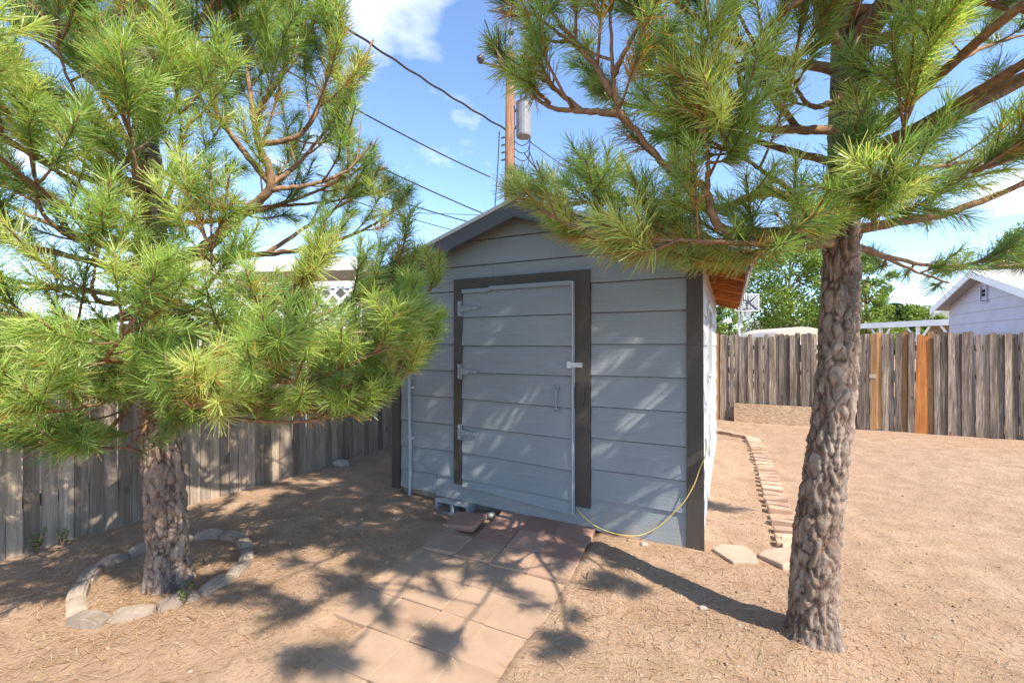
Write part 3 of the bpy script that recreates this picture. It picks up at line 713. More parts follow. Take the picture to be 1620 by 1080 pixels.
    def needle_mesh(s, shoots, per_m=600):
        g = s.np; A = np.array([tuple(x[0]) for x in shoots]); B = np.array([tuple(x[1]) for x in shoots])
        ln = np.linalg.norm(B - A, axis=1); cnt = np.clip((ln * per_m).astype(int), 46, 140)
        I = np.repeat(np.arange(len(shoots)), cnt); N_ = len(I)
        NL = np.array([x[2] for x in shoots])[I]; TN = np.array([x[3] for x in shoots])[I]; DE = np.array([x[4] for x in shoots])[I]
        ax = ((B - A) / ln[:, None])[I]; t = g.random(N_) ** .85
        pos = A[I] + (B - A)[I] * t[:, None]
        rnd = g.normal(size=(N_, 3)); rad = rnd - (rnd * ax).sum(1)[:, None] * ax; rad /= np.linalg.norm(rad, axis=1)[:, None]
        ang = np.radians(54 - 22 * t + g.normal(0, 11, N_))
        dr = ax * np.cos(ang)[:, None] + rad * np.sin(ang)[:, None]; dr[:, 2] -= .04; dr /= np.linalg.norm(dr, axis=1)[:, None]
        le = NL * g.uniform(.75, 1.08, N_)
        w = np.cross(dr, g.normal(size=(N_, 3))); w /= np.linalg.norm(w, axis=1)[:, None]
        bend = (g.normal(0, .085, (N_, 3)) + np.array([0, 0, -.05])) * le[:, None]
        wb, wt = .0018, .0010
        V = np.empty((N_, 4, 3)); tip = pos + dr * le[:, None] + bend
        V[:, 0] = pos - w * wb; V[:, 1] = pos + w * wb; V[:, 2] = tip + w * wt; V[:, 3] = tip - w * wt
        tint = np.clip(TN + g.normal(0, .10, N_), 0, .84)
        dead = g.random(N_) < DE; tint[dead] = g.uniform(.90, 1.0, dead.sum())
        V = V.reshape(-1, 3) - np.array(tuple(s.base))
        return fast_mesh('needles', V, np.arange(N_ * 4).reshape(-1, 4), tint)
    def px_branch(s, l, r0, **k):
        s.branch([PX(*p) for p in l], r0, **k)
    def wild(s, z, az, ln, rise, r0, **k):
        c = s.trunk_at(z); d = Vector((math.sin(az), math.cos(az), 0)); sd = Vector((d.y, -d.x, 0)) * s.rng.uniform(-.15, .15)
        pts = [c, c + d * ln * .35 + Vector((0, 0, rise * ln * .2)), c + (d + sd) * ln * .7 + Vector((0, 0, rise * ln * .55)), c + (d + sd * 1.6) * ln + Vector((0, 0, rise * ln))]
        if not s.ok(pts[-1]) and not s.ok(pts[2]): return
        x, y = proj(pts[-1]) if pts[-1].y > .3 else (-999, 0)
        if -40 < x < 1660 and -40 < y < 800 and s.rng.random() < s.skip: return
        s.branch(pts, r0, **k)
def inside(x, y, poly):
    r = False; j = len(poly) - 1
    for i in range(len(poly)):
        xi, yi = poly[i]; xj, yj = poly[j]
        if (yi > y) != (yj > y) and x < (xj - xi) * (y - yi) / (yj - yi) + xi: r = not r
        j = i
    return r
MASK_L = [(-100, -100), (545, -100), (545, 50), (590, 100), (585, 160), (545, 200), (600, 225), (612, 275), (655, 295), (660, 325), (640, 380), (695, 398), (702, 500), (680, 562), (620, 620), (560, 665), (470, 680), (380, 668), (300, 672), (215, 720), (120, 730), (-100, 745)]
MASK_R = [(778, 75), (815, -100), (1720, -100), (1720, 425), (1560, 432), (1490, 455), (1400, 425), (1385, 410), (1290, 412), (1180, 415), (1080, 415), (960, 395), (890, 378), (860, 335), (785, 292), (790, 268), (900, 270), (880, 205), (835, 180), (785, 120)]

def pine_left():
    b = TREE_L.copy(); Y = b.y
    tr = [b + Vector((0, 0, 0)), PX(262, 800, Y), PX(255, 690, Y + .01), PX(245, 560, Y + .02), PX(240, 430, Y + .05), PX(232, 250, Y + .06), PX(225, 60, Y + .05), PX(215, -120, Y), PX(210, -330, Y), PX(205, -560, Y)]
    T = Pine('pine_tree', 'tall green pine on the left growing inside the stone ring', b, tr, [(0, .160), (.5, .150), (1.0, .138), (1.6, .125), (2.1, .116), (3, .09), (4.3, .06), (6.4, .012)], MASK_L, 3)
    B = T.px_branch
    B([(255, 425, Y), (320, 395, 2.9), (375, 345, 2.85), (428, 292, 2.8), (405, 210, 2.75), (385, 60, 2.7)], .046, fol=.42, dens=1.7, up=.6, young=.45)
    B([(428, 292, 2.8), (375, 225, 2.75), (340, 165, 2.7), (345, 20, 2.65)], .022, fol=.25, dens=1.8, up=.6, young=.45)
    B([(410, 230, 2.75), (470, 215, 2.75), (505, 170, 2.8), (525, 90, 2.85)], .018, fol=.25, dens=1.8, up=.6, young=.4)
    B([(400, 190, 2.75), (450, 110, 2.9), (480, 40, 3.0), (500, -60, 3.1)], .018, fol=.2, dens=1.8, up=.6, young=.4)
    B([(425, 300, 2.8), (500, 290, 2.9), (560, 260, 3.0), (605, 200, 3.1)], .018, fol=.3, dens=1.7, up=.5, young=.35)
    B([(300, 408, 2.95), (420, 402, 3.1), (520, 385, 3.3), (600, 350, 3.4), (650, 305, 3.45)], .026, fol=.4, dens=1.2, young=.3)
    B([(420, 402, 3.1), (500, 350, 3.3), (570, 310, 3.4), (650, 300, 3.5)], .016, fol=.3, dens=1.2, young=.3)
    B([(250, 470, Y), (370, 510, 2.8), (500, 500, 2.75), (600, 450, 2.8), (690, 415, 2.85)], .036, fol=.3, dens=1.1)
    B([(250, 500, Y), (400, 560, 2.8), (540, 560, 2.8), (640, 520, 2.85), (700, 485, 2.9)], .034, fol=.3, dens=1.1)
    B([(255, 560, Y), (380, 640, 2.85), (500, 650, 2.85), (600, 620, 2.9), (670, 570, 2.9)], .030, fol=.2, dens=1.4)
    B([(250, 600, Y), (350, 655, 2.7), (450, 668, 2.65), (530, 660, 2.65)], .026, fol=.2, dens=1.3)
    B([(245, 520, Y), (300, 570, 2.5), (360, 590, 2.2), (420, 580, 2.05)], .030, fol=.25, young=.6, dead=.07)
    B([(242, 500, Y), (220, 560, 2.5), (170, 570, 2.15), (195, 530, 1.95)], .030, fol=.3, young=.62, dead=.08)
    B([(240, 460, Y), (190, 480, 2.6), (150, 470, 2.3), (150, 420, 2.15)], .028, fol=.3, young=.6)
    B([(240, 470, Y), (120, 540, 2.6), (30, 560, 2.3), (-60, 550, 2.1)], .030, fol=.25, dead=.10)
    B([(240, 540, Y), (120, 640, 2.6), (40, 690, 2.4), (-40, 700, 2.3)], .030, fol=.25, young=.3, dead=.12)
    B([(245, 580, Y), (190, 660, 2.7), (150, 700, 2.55), (110, 705, 2.45)], .026, fol=.25, young=.35)
    B([(248, 590, Y), (230, 670, 2.75), (205, 705, 2.6), (180, 708, 2.5)], .022, fol=.3, young=.35)
    B([(238, 420, Y), (235, 340, 2.5), (220, 280, 2.25), (205, 215, 2.15)], .030, fol=.35, young=.6)
    B([(236, 400, Y), (270, 300, 2.6), (285, 230, 2.4), (285, 180, 2.3)], .026, fol=.3, young=.55)
    B([(236, 390, Y), (130, 380, 2.5), (70, 340, 2.3), (55, 280, 2.2)], .028, fol=.3, young=.5)
    B([(234, 330, Y), (110, 200, 2.9), (40, 160, 2.8), (-60, 130, 2.7)], .030, fol=.4, young=.35)
    B([(230, 280, Y), (160, 150, 2.8), (110, 90, 2.7), (60, 20, 2.6)], .028, fol=.35, young=.35)
    B([(228, 200, Y), (250, 100, 2.7), (270, 40, 2.6), (280, -40, 2.5)], .026, fol=.3, young=.35)
    B([(228, 180, Y), (180, 90, 3.2), (150, 20, 3.3), (130, -60, 3.4)], .028, fol=.3, young=.2)
    B([(236, 440, Y), (300, 470, 2.6), (330, 450, 2.4), (335, 400, 2.3)], .026, fol=.3, young=.6)
    B([(240, 450, Y), (320, 520, 2.6), (400, 520, 2.4), (450, 470, 2.3)], .026, fol=.3, young=.6)
    B([(245, 560, Y), (130, 600, 2.5), (60, 620, 2.2), (-30, 610, 2.05)], .028, fol=.2, dens=1.1, young=.5, dead=.12)
    B([(245, 570, Y), (200, 620, 2.5), (150, 640, 2.25), (100, 650, 2.1)], .026, fol=.2, dens=1.1, young=.55, dead=.12)
    B([(245, 560, Y), (280, 620, 2.5), (300, 640, 2.3), (310, 640, 2.15)], .026, fol=.2, dens=1.1, young=.6, dead=.12)
    B([(238, 440, Y), (90, 400, 2.7), (0, 380, 2.5), (-80, 360, 2.4)], .028, fol=.25, dens=1.0, young=.45, dead=.12)
    B([(245, 530, Y), (420, 600, 2.6), (520, 590, 2.5), (590, 560, 2.45)], .026, fol=.25, dens=1.1, young=.6, dead=.12)
    B([(255, 580, Y), (420, 640, 2.7), (540, 640, 2.65), (620, 610, 2.7)], .024, fol=.35, dens=1.3, young=.6, dead=.12)
    B([(232, 300, Y), (120, 240, 2.5), (50, 200, 2.3), (-20, 150, 2.2)], .024, fol=.25, dens=1.2, young=.45)
    B([(230, 240, Y), (150, 180, 2.4), (110, 130, 2.2), (90, 70, 2.1)], .022, fol=.25, dens=1.2, young=.5)
    B([(229, 180, Y), (200, 110, 2.5), (190, 50, 2.35), (200, -20, 2.3)], .022, fol=.25, dens=1.2, young=.4)
    B([(229, 200, Y), (120, 110, 2.9), (40, 50, 2.8), (-40, 0, 2.8)], .022, fol=.25, dens=1.2, young=.3)
    B([(229, 170, Y), (270, 110, 3.1), (310, 60, 3.2), (330, -20, 3.3)], .020, fol=.25, dens=1.2, young=.3)
    B([(428, 292, 2.8), (470, 260, 2.9), (520, 200, 3.0), (560, 140, 3.05)], .016, fol=.25, dens=1.7, up=.6, young=.4)
    B([(240, 500, Y), (120, 510, 2.4), (40, 505, 2.15), (-40, 480, 2.0)], .024, fol=.25, dens=1.3, young=.55, dead=.12)
    B([(240, 520, Y), (130, 560, 2.7), (30, 590, 2.6), (-40, 590, 2.5)], .024, fol=.25, dens=1.4, young=.45, dead=.14)
    B([(240, 480, Y), (330, 540, 2.75), (430, 590, 2.7), (520, 610, 2.7)], .024, fol=.3, dens=1.4, young=.55, dead=.12)
    B([(500, 500, 2.75), (580, 470, 2.85), (640, 430, 2.9), (680, 400, 2.95)], .014, fol=.15, dens=1.6, tw=(.14, .28), young=.65)
    B([(540, 560, 2.8), (620, 520, 2.85), (670, 470, 2.9), (700, 440, 2.9)], .014, fol=.15, dens=1.6, tw=(.14, .28), young=.65)
    B([(540, 640, 2.65), (600, 610, 2.7), (650, 570, 2.75), (685, 530, 2.8)], .014, fol=.15, dens=1.5, tw=(.14, .28), young=.65)
    B([(238, 470, Y), (60, 450, 2.9), (-80, 420, 2.8)], .028, fol=.3, young=.4)
    R_ = T.rng
    for z in np.arange(2.2, 6.3, .17):
        for k in range(2):
            f = (6.6 - z) / 4.4
            T.wild(z + R_.uniform(-.05, .05), R_.uniform(0, 6.28), (.4 + 1.35 * min(1, f)) * R_.uniform(.7, 1.05), R_.uniform(.15, .5), .024 * (.5 + .5 * f), fol=.35, dens=.7, young=R_.uniform(.25, .5))
    print('left pine branches', T.nb, 'shoots', T.shoots_total)
pine_left()

def pine_right():
    b = TREE_R.copy(); Y = b.y
    tr = [b, PX(1290, 880, Y), PX(1305, 750, Y), PX(1323, 600, Y), PX(1331, 420, Y + .02), PX(1336, 200, Y + .05), PX(1340, 0, Y + .08), PX(1342, -250, Y + .08), PX(1344, -600, Y + .05), PX(1346, -1000, Y)]
    T = Pine('pine_tree', 'leaning pine on the right with furrowed bark in front of the shed corner', b, tr, [(0, .160), (.45, .140), (.9, .127), (1.4, .118), (2.0, .104), (2.8, .09), (4, .07), (5.3, .045), (6.8, .012)], MASK_R, 5)
    B = T.px_branch
    B([(1325, 370, Y), (1240, 366, 2.2), (1145, 362, 2.0), (1112, 295, 1.95), (1060, 268, 1.9), (1005, 205, 1.85), (975, 160, 1.8), (965, 20, 1.75)], .030, fol=.55, dens=.95, young=.4, up=.25)
    B([(1118, 300, 1.95), (1120, 260, 1.85), (1116, 225, 1.75)], .014, fol=.55, tw=(.12, .2), young=.62)
    B([(985, 180, 1.82), (920, 175, 1.95), (860, 165, 2.05), (800, 105, 2.15)], .016, fol=.35, young=.35)
    B([(970, 150, 1.8), (930, 90, 1.85), (880, 50, 1.9), (840, 20, 1.95)], .015, fol=.25, young=.4)
    B([(920, 175, 1.95), (850, 120, 2.05), (800, 90, 2.1), (782, 60, 2.15)], .012, fol=.2, dens=1.2, tw=(.12, .22), young=.5)
    B([(870, 165, 2.05), (830, 130, 2.0), (800, 110, 2.0)], .010, fol=.2, dens=1.2, tw=(.1, .18), young=.6)
    B([(930, 90, 1.85), (880, 30, 1.9), (850, -20, 1.95)], .012, fol=.2, dens=1.2, tw=(.12, .25), young=.5)
    B([(970, 120, 1.78), (1000, 60, 1.7), (1030, 10, 1.65)], .013, fol=.25, young=.45)
    B([(1325, 205, Y), (1262, 205, 2.25), (1192, 198, 2.05), (1142, 125, 1.95), (1125, 60, 1.9), (1110, -40, 1.85)], .026, fol=.55, dens=.7, young=.4)
    B([(1262, 205, 2.25), (1200, 130, 2.4), (1130, 80, 2.5), (1040, 50, 2.6)], .018, fol=.4, dens=.8, young=.3)
    B([(1192, 198, 2.05), (1170, 120, 1.9), (1200, 60, 1.75), (1240, 20, 1.65)], .016, fol=.4, young=.5)
    B([(1318, 345, Y), (1220, 305, 2.45), (1130, 330, 2.6), (1000, 315, 2.75), (900, 320, 2.85), (800, 285, 2.9)], .028, fol=.35, dens=.95, young=.4)
    B([(1130, 330, 2.6), (1050, 320, 2.5), (980, 325, 2.45), (900, 315, 2.4)], .018, fol=.3, young=.6, dead=.1)
    B([(1320, 385, Y), (1180, 385, 2.2), (1050, 370, 2.15), (930, 365, 2.15), (880, 345, 2.15)], .026, fol=.2, dens=1.7, young=.55, dead=.1, up=.1)
    B([(1322, 385, Y), (1220, 385, 2.05), (1130, 382, 1.9), (1070, 380, 1.85)], .024, fol=.2, dens=1.6, young=.5, dead=.12, up=.1)
    B([(1320, 375, Y), (1260, 378, 2.2), (1200, 380, 2.15), (1140, 385, 2.2)], .024, fol=.15, dens=1.8, young=.5, dead=.15, up=.1)
    B([(1322, 350, Y), (1250, 300, 2.1), (1190, 260, 1.95), (1160, 240, 1.85)], .022, fol=.35, young=.5, dead=.08)
    B([(1320, 385, Y), (1200, 398, 2.35), (1080, 400, 2.4), (960, 380, 2.5)], .022, fol=.15, dens=1.7, young=.45, dead=.14, up=.05)
    B([(1325, 260, Y), (1220, 230, 2.5), (1100, 190, 2.7), (1000, 170, 2.9)], .022, fol=.35, dens=.8, young=.3)
    B([(1340, 250, Y), (1420, 232, 2.35), (1500, 192, 2.25), (1625, 128, 2.15), (1760, 70, 2.05)], .040, fol=.6, dens=.8, young=.4)
    B([(1345, 365, Y), (1425, 350, 2.3), (1512, 333, 2.25), (1625, 290, 2.2), (1760, 250, 2.1)], .030, fol=.3, dens=.7, young=.45, dead=.1)
    B([(1345, 390, Y), (1395, 405, 2.4), (1450, 430, 2.5), (1500, 448, 2.6)], .014, fol=.3, dens=.8, tw=(.12, .25), young=.25, up=.1, dead=.15)
    B([(1345, 385, Y), (1420, 410, 2.5), (1520, 425, 2.7), (1640, 415, 2.8)], .016, fol=.35, dens=.8, tw=(.15, .3), young=.35, up=.1)
    B([(1340, 20, Y), (1440, 10, 2.3), (1540, 5, 2.2), (1640, 25, 2.1)], .030, fol=.45, dens=.7, young=.35)
    B([(1338, 180, Y), (1380, 150, 2.05), (1410, 110, 1.85), (1425, 45, 1.75)], .024, fol=.4, dens=.9, young=.5, tw=(.15, .3))
    B([(1335, 330, Y), (1370, 340, 2.1), (1385, 350, 1.95), (1385, 345, 1.85)], .022, fol=.4, young=.6, tw=(.15, .28), dead=.08)
    B([(1338, 270, Y), (1380, 250, 2.1), (1410, 230, 1.9), (1430, 200, 1.8)], .022, fol=.4, young=.5, tw=(.15, .3), dead=.08)
    B([(1338, 320, Y), (1430, 310, 2.1), (1490, 300, 1.95), (1540, 270, 1.85)], .022, fol=.35, young=.55, tw=(.18, .35), dead=.1)
    B([(1335, 150, Y), (1290, 170, 2.1), (1260, 140, 1.95), (1255, 100, 1.85)], .022, fol=.35, young=.45, tw=(.15, .3))
    B([(1338, 120, Y), (1480, 110, 2.6), (1570, 70, 2.8), (1680, 40, 2.9)], .024, fol=.35, dens=.8, young=.3)
    B([(1340, 300, Y), (1450, 270, 2.7), (1560, 250, 2.9), (1680, 220, 3.1)], .024, fol=.35, dens=.7, young=.25)
    V_ = Vector
    for pts in ([V_((1.75, 1.6, 2.75)), V_((1.8, 1.0, 2.85)), V_((1.72, .5, 2.95))], [V_((1.5, 1.5, 3.15)), V_((1.28, .9, 3.25)), V_((1.1, .45, 3.35))],
                [V_((1.3, 1.4, 3.45)), V_((1.0, .8, 3.55)), V_((.8, .45, 3.6))], [V_((2.0, 1.55, 2.7)), V_((2.2, .95, 2.8)), V_((2.3, .5, 2.95))],
                [V_((2.2, 1.8, 2.75)), V_((2.5, 1.3, 2.85)), V_((2.75, .95, 2.95))], [V_((1.7, 1.3, 3.4)), V_((1.65, .5, 3.5)), V_((1.6, -.1, 3.6))],
                ):
        T.branch([T.trunk_at(pts[0].z - .15)] + pts, .026, fol=.45, dens=.75, young=.45)
    R_ = T.rng
    for z in np.arange(2.9, 6.7, .15):
        for k in range(3):
            f = (6.9 - z) / 4.0
            T.wild(z + R_.uniform(-.05, .05), R_.uniform(0, 6.28), (.45 + 1.40 * min(1, f)) * R_.uniform(.7, 1.05), R_.uniform(.0, .35),   .028 * (.5 + .5 * f), fol=.3, dens=1.05, young=R_.uniform(.25, .5))
    for z in np.arange(3.7, 5.7, .08):  # added limbs above the view, placed to shade the shed front
        T.wild(z, R_.uniform(-1.9, .25), R_.uniform(.9, 1.5) * (1.35 - .14 * z + .35), R_.uniform(.0, .3), .022, fol=.22, dens=2.0, young=R_.uniform(.3, .5))
    print('right pine branches', T.nb, 'shoots', T.shoots_total)
pine_right()

# ------------------------------------------------------------------ neighbouring things
def leaf_tree(name, label, loc, h, rad, n, leaf, seed, mat='leaves', cone=False, base=0.25, group=None, trunk_r=.14):
    g = np.random.default_rng(seed); R_ = random.Random(seed); root = empty(name, loc, 0); tag(root, label, 'tree', group)
    m = MB(); m.tube([(0, 0, -.1), (.05, 0, h * .3), (-.05, .05, h * .6), (0, 0, h * .88)], [trunk_r, trunk_r * .8, trunk_r * .45, .02], 8)
    cl = []
    k = 34
    for i in range(k):
        u = (i + .5) / k; z = h * (base + (1 - base) * u); a = i * 2.4 + R_.uniform(-.4, .4)
        if cone: rr = rad * (1 - u) * 1.0 + .1
        else: rr = rad * math.sqrt(max(.05, 1 - (2 * u - .85) ** 2 * .75))
        rr *= R_.uniform(.35, 1.0)
        c = (math.cos(a) * rr, math.sin(a) * rr, z)
        m.tube([(0, 0, max(.2 * h, z - rr * .6)), (c[0] * .5, c[1] * .5, z - rr * .15), c], [trunk_r * .3, trunk_r * .18, .008], 5)
        cl.append((c, rad * R_.uniform(.22, .42) * (1 - .6 * u if cone else 1)))
    m.build('trunk', M['twig_bark'], root, smooth=True)
    I = g.integers(0, k, n); C = np.array([c for c, _ in cl])[I]; Rr = np.array([r for _, r in cl])[I]
    q = g.normal(size=(n, 3)); q /= np.linalg.norm(q, axis=1)[:, None]
    pos = C + q * (Rr * g.random(n) ** .45)[:, None] * np.array([1, 1, .75])
    nrm = g.normal(size=(n, 3)) + np.array([0, 0, .7]); nrm /= np.linalg.norm(nrm, axis=1)[:, None]
    a = np.cross(nrm, g.normal(size=(n, 3))); a /= np.linalg.norm(a, axis=1)[:, None]; b = np.cross(nrm, a)
    s = leaf * g.uniform(.6, 1.25, n)[:, None]
    V = np.stack([pos - a * s * .6, pos + b * s * .32, pos + a * s * .6, pos - b * s * .32], 1).reshape(-1, 3)
    cr = link('crown', fast_mesh('crown', V, np.arange(n * 4).reshape(-1, 4), np.clip(g.normal(.5, .2, n) + .12 * q[:, 2], 0, 1)), M[mat], root)
    cr['kind'] = 'stuff'
def neighbours():
    G = lambda px, Y: Vector(((px - 810) / F * Y, Y, 0))
    leaf_tree('leafy_tree', 'big bright green leafy tree behind the basketball hoop', G(1250, 27), 8.0, 3.4, 30000, .15, 1)
    leaf_tree('leafy_tree', 'pale green bush showing under the shed eave beside the hoop pole', G(1138, 24), 4.2, 1.2, 7000, .13, 2)
    leaf_tree('leafy_tree', 'thin leafy tree just right of the leaning pine trunk', G(1372, 24), 6.4, 1.5, 6000, .15, 4)
    leaf_tree('leafy_tree', 'leafy tree top at the right edge above the lavender outbuilding', G(1640, 22), 7.2, 2.6, 16000, .16, 5)
    leaf_tree('spruce_tree', 'dark pointed spruce on the skyline right of the pine trunk', G(1392, 55), 7.0, 2.3, 7000, .3, 6, 'far_needles', True, .08)
    leaf_tree('juniper_tree', 'rounded dark evergreen on the skyline beside the spruce', G(1420, 52), 6.2, 2.0, 6000, .3, 7, 'far_needles')
    leaf_tree('leafy_tree', 'light green round tree on the skyline above the white porch roof', G(1448, 50), 5.8, 2.6, 7000, .28, 8)
    leaf_tree('leafy_tree', 'low green shrub top seen left of the skyline spruce', G(1368, 48), 4.6, 1.8, 5000, .25, 9)
    # lavender outbuilding: gable wall in the plane x = 5.56 of the yard frame
    root = empty('outbuilding', S(5.56, 8.3, 0), -ANG); tag(root, 'lavender gabled outbuilding with louvred vent beyond the back fence', 'building')
    m = MB(); D, Wd, ez, pz = 4.0, 5.0, 2.62, 3.26
    m.add([(0, 0, 0), (0, D, 0), (0, D, ez), (0, D / 2, pz), (0, 0, ez), (Wd, 0, 0), (Wd, D, 0), (Wd, D, ez), (Wd, D / 2, pz), (Wd, 0, ez)],
          [(0, 4, 3, 2, 1), (5, 6, 7, 8, 9), (0, 5, 9, 4), (1, 2, 7, 6)]); m.build('wall', M['lavender_paint'], root)
    z = .05
    while z < pz - .1:
        z1 = z + .26
        def cl(zz): return (0.0, D) if zz <= ez else ((zz - ez) / (pz - ez) * D / 2, D - (zz - ez) / (pz - ez) * D / 2)
        a, b = cl(z), cl(min(z1, pz - .02)); zt = min(z1, pz - .02)
        MB().hexa([(-.03, a[0], z), (-.002, a[0], z), (-.002, a[1], z), (-.03, a[1], z), (-.012, b[0], zt), (-.002, b[0], zt), (-.002, b[1], zt), (-.012, b[1], zt)]).build('siding_board', M['lavender_paint'], root)
        z = z1
    for s in (0, 1):
        y0, y1 = (D / 2, -.30) if s == 0 else (D / 2, D + .30); sl = (pz - ez) / (D / 2)
        za, zb = pz + .01, pz - sl * (D / 2 + .3) + .01
        p = [(-.30, y0, za), (Wd + .3, y0, za), (Wd + .3, y1, zb), (-.30, y1, zb)]; p += [(x, y, zz + .05) for x, y, zz in p]
        MB().hexa(p).build('roof', M['roof_pale'], root)
        q = [(-.33, y0, za - .10), (-.30, y0, za - .10), (-.30, y1, zb - .10), (-.33, y1, zb - .10)]; q += [(x, y, zz + .17) for x, y, zz in q]
        MB().hexa(q).build('bargeboard', M['white_paint'], root)
    v = MB(); vy, vz, vw, vh = 2.12, 2.80, .30, .44
    v.box(-.055, -.02, vy - vw / 2, vy - vw / 2 + .03, vz - vh / 2, vz + vh / 2).box(-.055, -.02, vy + vw / 2 - .03, vy + vw / 2, vz - vh / 2, vz + vh / 2).box(-.054, -.02, vy - vw / 2 + .03, vy + vw / 2 - .03, vz - vh / 2, vz - vh / 2 + .03).box(-.054, -.02, vy - vw / 2 + .03, vy + vw / 2 - .03, vz + vh / 2 - .03, vz + vh / 2)
    vo = v.build('vent', M['lavender_paint'], root)
    MB().box(-.024, -.021, vy - vw / 2 + .03, vy + vw / 2 - .03, vz - vh / 2 + .03, vz + vh / 2 - .03).build('vent_shade', M['shade_black'], vo)  # near-black sheet painting in the shade behind the slats
    for k in range(4):
        zz = vz - vh / 2 + .05 + k * .085
        MB().hexa([(-.052, vy - .10, zz), (-.046, vy - .10, zz), (-.046, vy + .10, zz), (-.052, vy + .10, zz), (-.032, vy - .10, zz + .022), (-.026, vy - .10, zz + .022), (-.026, vy + .10, zz + .022), (-.032, vy + .10, zz + .022)]).build('slat', M['lavender_paint'], vo)
    # white porch roof behind
    P0 = G(1362, 21); P1 = G(1515, 17.0); ang = math.atan2(P1.y - P0.y, P1.x - P0.x); ln = (P1 - P0).length
    r = empty('porch', P0, ang); tag(r, 'long low white porch roof on braced posts behind the back fence', 'porch')
    MB().box(0, ln, 0, 4.0, 2.50, 2.58).build('roof', M['roof_pale'], r); MB().box(0, ln, -.03, -.002, 2.36, 2.60).build('fascia', M['white_paint'], r)
    MB().box(0, ln, 3.7, 3.8, 0, 2.49).build('back_wall', M['bare_wood'], r)
    for x in (ln * .22, ln * .62, ln * .95):
        po = MB().box(x - .05, x + .05, .05, .15, 0, 2.35).build('post', M['white_paint'], r)
        for sg in (-1, 1): MB().tube([(x + sg * .06, .1, 1.75), (x + sg * .45, .1, 2.34)], .045, 4).build('brace', M['white_paint'], po)
    # beige camper roof above the fence
    c = empty('camper', G(1268, 15.5), -.1); tag(c, 'beige rounded camper roof just showing over the back fence', 'camper')
    m = MB(); prof = [(-1.0, 0.3), (1.0, 0.3), (1.0, 1.75)] + [(math.cos(a) * 1.0, 1.75 + .48 * math.sin(a)) for a in [math.pi * k / 10 for k in range(1, 10)]] + [(-1.0, 1.75)]
    m.prism(prof, 0, 3.0); m.build('body', M['beige_vinyl'], c)
    MB().box(-1.02, 1.02, -.03, -.002, 1.60, 1.66).build('trim', M['white_paint'], c); 
    for x in (-.7, .7):
        w = MB(); w.tube([(x, .3, .33), (x, .5, .33)], .33, 16); w.build('wheel', M['dark_metal'], c)
    MB().box(-.35, .35, -.012, -.001, 1.0, 1.5).build('window', M['window_glass'], c)
    # basketball hoop
    Yh = 20.5; hb = empty('basketball_hoop', G(1178, Yh), .0); tag(hb, 'basketball hoop with striped black and white backboard beyond the fence', 'hoop')
    MB().tube([(0, .5, -.1), (0, .5, 2.7), (0, .1, 3.2)], .055, 8).build('pole', M['pale_metal'], hb)
    bz, bw, bh, bx = 3.55, 1.12, .80, .10
    bd = MB(); bd.box(bx - bw / 2, bx + bw / 2, -.02, .02, bz - bh / 2, bz + bh / 2); bo = bd.build('backboard', M['black_print'], hb)
    for a in ((-bw / 2, bw / 2, bh / 2 - .035, bh / 2), (-bw / 2, bw / 2, -bh / 2, -bh / 2 + .035), (-bw / 2, -bw / 2 + .035, -bh / 2 + .036, bh / 2 - .036), (bw / 2 - .035, bw / 2, -bh / 2 + .036, bh / 2 - .036)): MB().box(bx + a[0], bx + a[1], -.027, -.021, bz + a[2], bz + a[3]).build('border', M['board_white'], bo)
    def bar(x0, z0, x1, z1, w):
        st = MB(); dx, dz = x1 - x0, z1 - z0; l = math.hypot(dx, dz); nx, nz = -dz / l * w, dx / l * w
        st.hexa([(bx + x + sg * nx, y, bz + z + sg * nz) for sg in (-1, 1) for x, z, y in ((x0, z0, -.026), (x1, z1, -.026), (x1, z1, -.022), (x0, z0, -.022))])
        st.build('stripe', M['board_white'], bo)
    def stripes(poly, ang, step, w):                        # parallel bars clipped to a convex patch
        c, sn = math.cos(ang), math.sin(ang); o = -1.0
        while o < 1.0:
            hits = []
            for (ax, az), (ex, ez_) in zip(poly, poly[1:] + poly[:1]):
                da, de = -sn * ax + c * az - o, -sn * ex + c * ez_ - o
                if da * de < 0: t = da / (da - de); hits.append((ax + (ex - ax) * t, az + (ez_ - az) * t))
            if len(hits) == 2 and math.dist(*hits) > .08: bar(*hits[0], *hits[1], w)
            o += step
    hw, hh = bw / 2 - .05, bh / 2 - .05
    stripes([(-hw, hh), (-hw, .12), (.0, .12), (.0, hh)], math.pi / 2, .085, .015)
    stripes([(-hw, .06), (-hw, -.12), (-.05, -.06), (-.05, .06)], 0.0, .085, .015)
    stripes([(.04, hh), (.10, .02), (hw, hh)], math.radians(35), .08, .015)
    stripes([(.14, .0), (hw, -hh + .04), (hw, hh - .04)], math.radians(45), .085, .015)
    stripes([(.06, -.03), (.0, -hh), (hw - .06, -hh)], math.radians(-42), .08, .015)
    stripes([(-hw, -.17), (-hw, -hh), (-.06, -hh), (-.03, -.10)], math.radians(25), .085, .015)
    rim = MB(); rim.tube([(-.05 + .22 * math.cos(a), -.26 + .22 * math.sin(a), 3.22) for a in [2 * math.pi * k / 20 for k in range(21)]], .012, 6); rim.build('rim', M['dark_metal'], hb)
    net = MB()
    for k in range(12):
        a = 2 * math.pi * k / 12; net.tube([(-.05 + .22 * math.cos(a), -.26 + .22 * math.sin(a), 3.21), (-.05 + .13 * math.cos(a + .5), -.26 + .13 * math.sin(a + .5), 2.8)], .006, 4)
    net.build('net', M['board_white'], hb)
    for sg in (-1, 1): MB().tube([(0, .45, 2.55), (sg * .25, .03, 3.2)], .035, 6).build('brace', M['board_white'], hb)
neighbours()

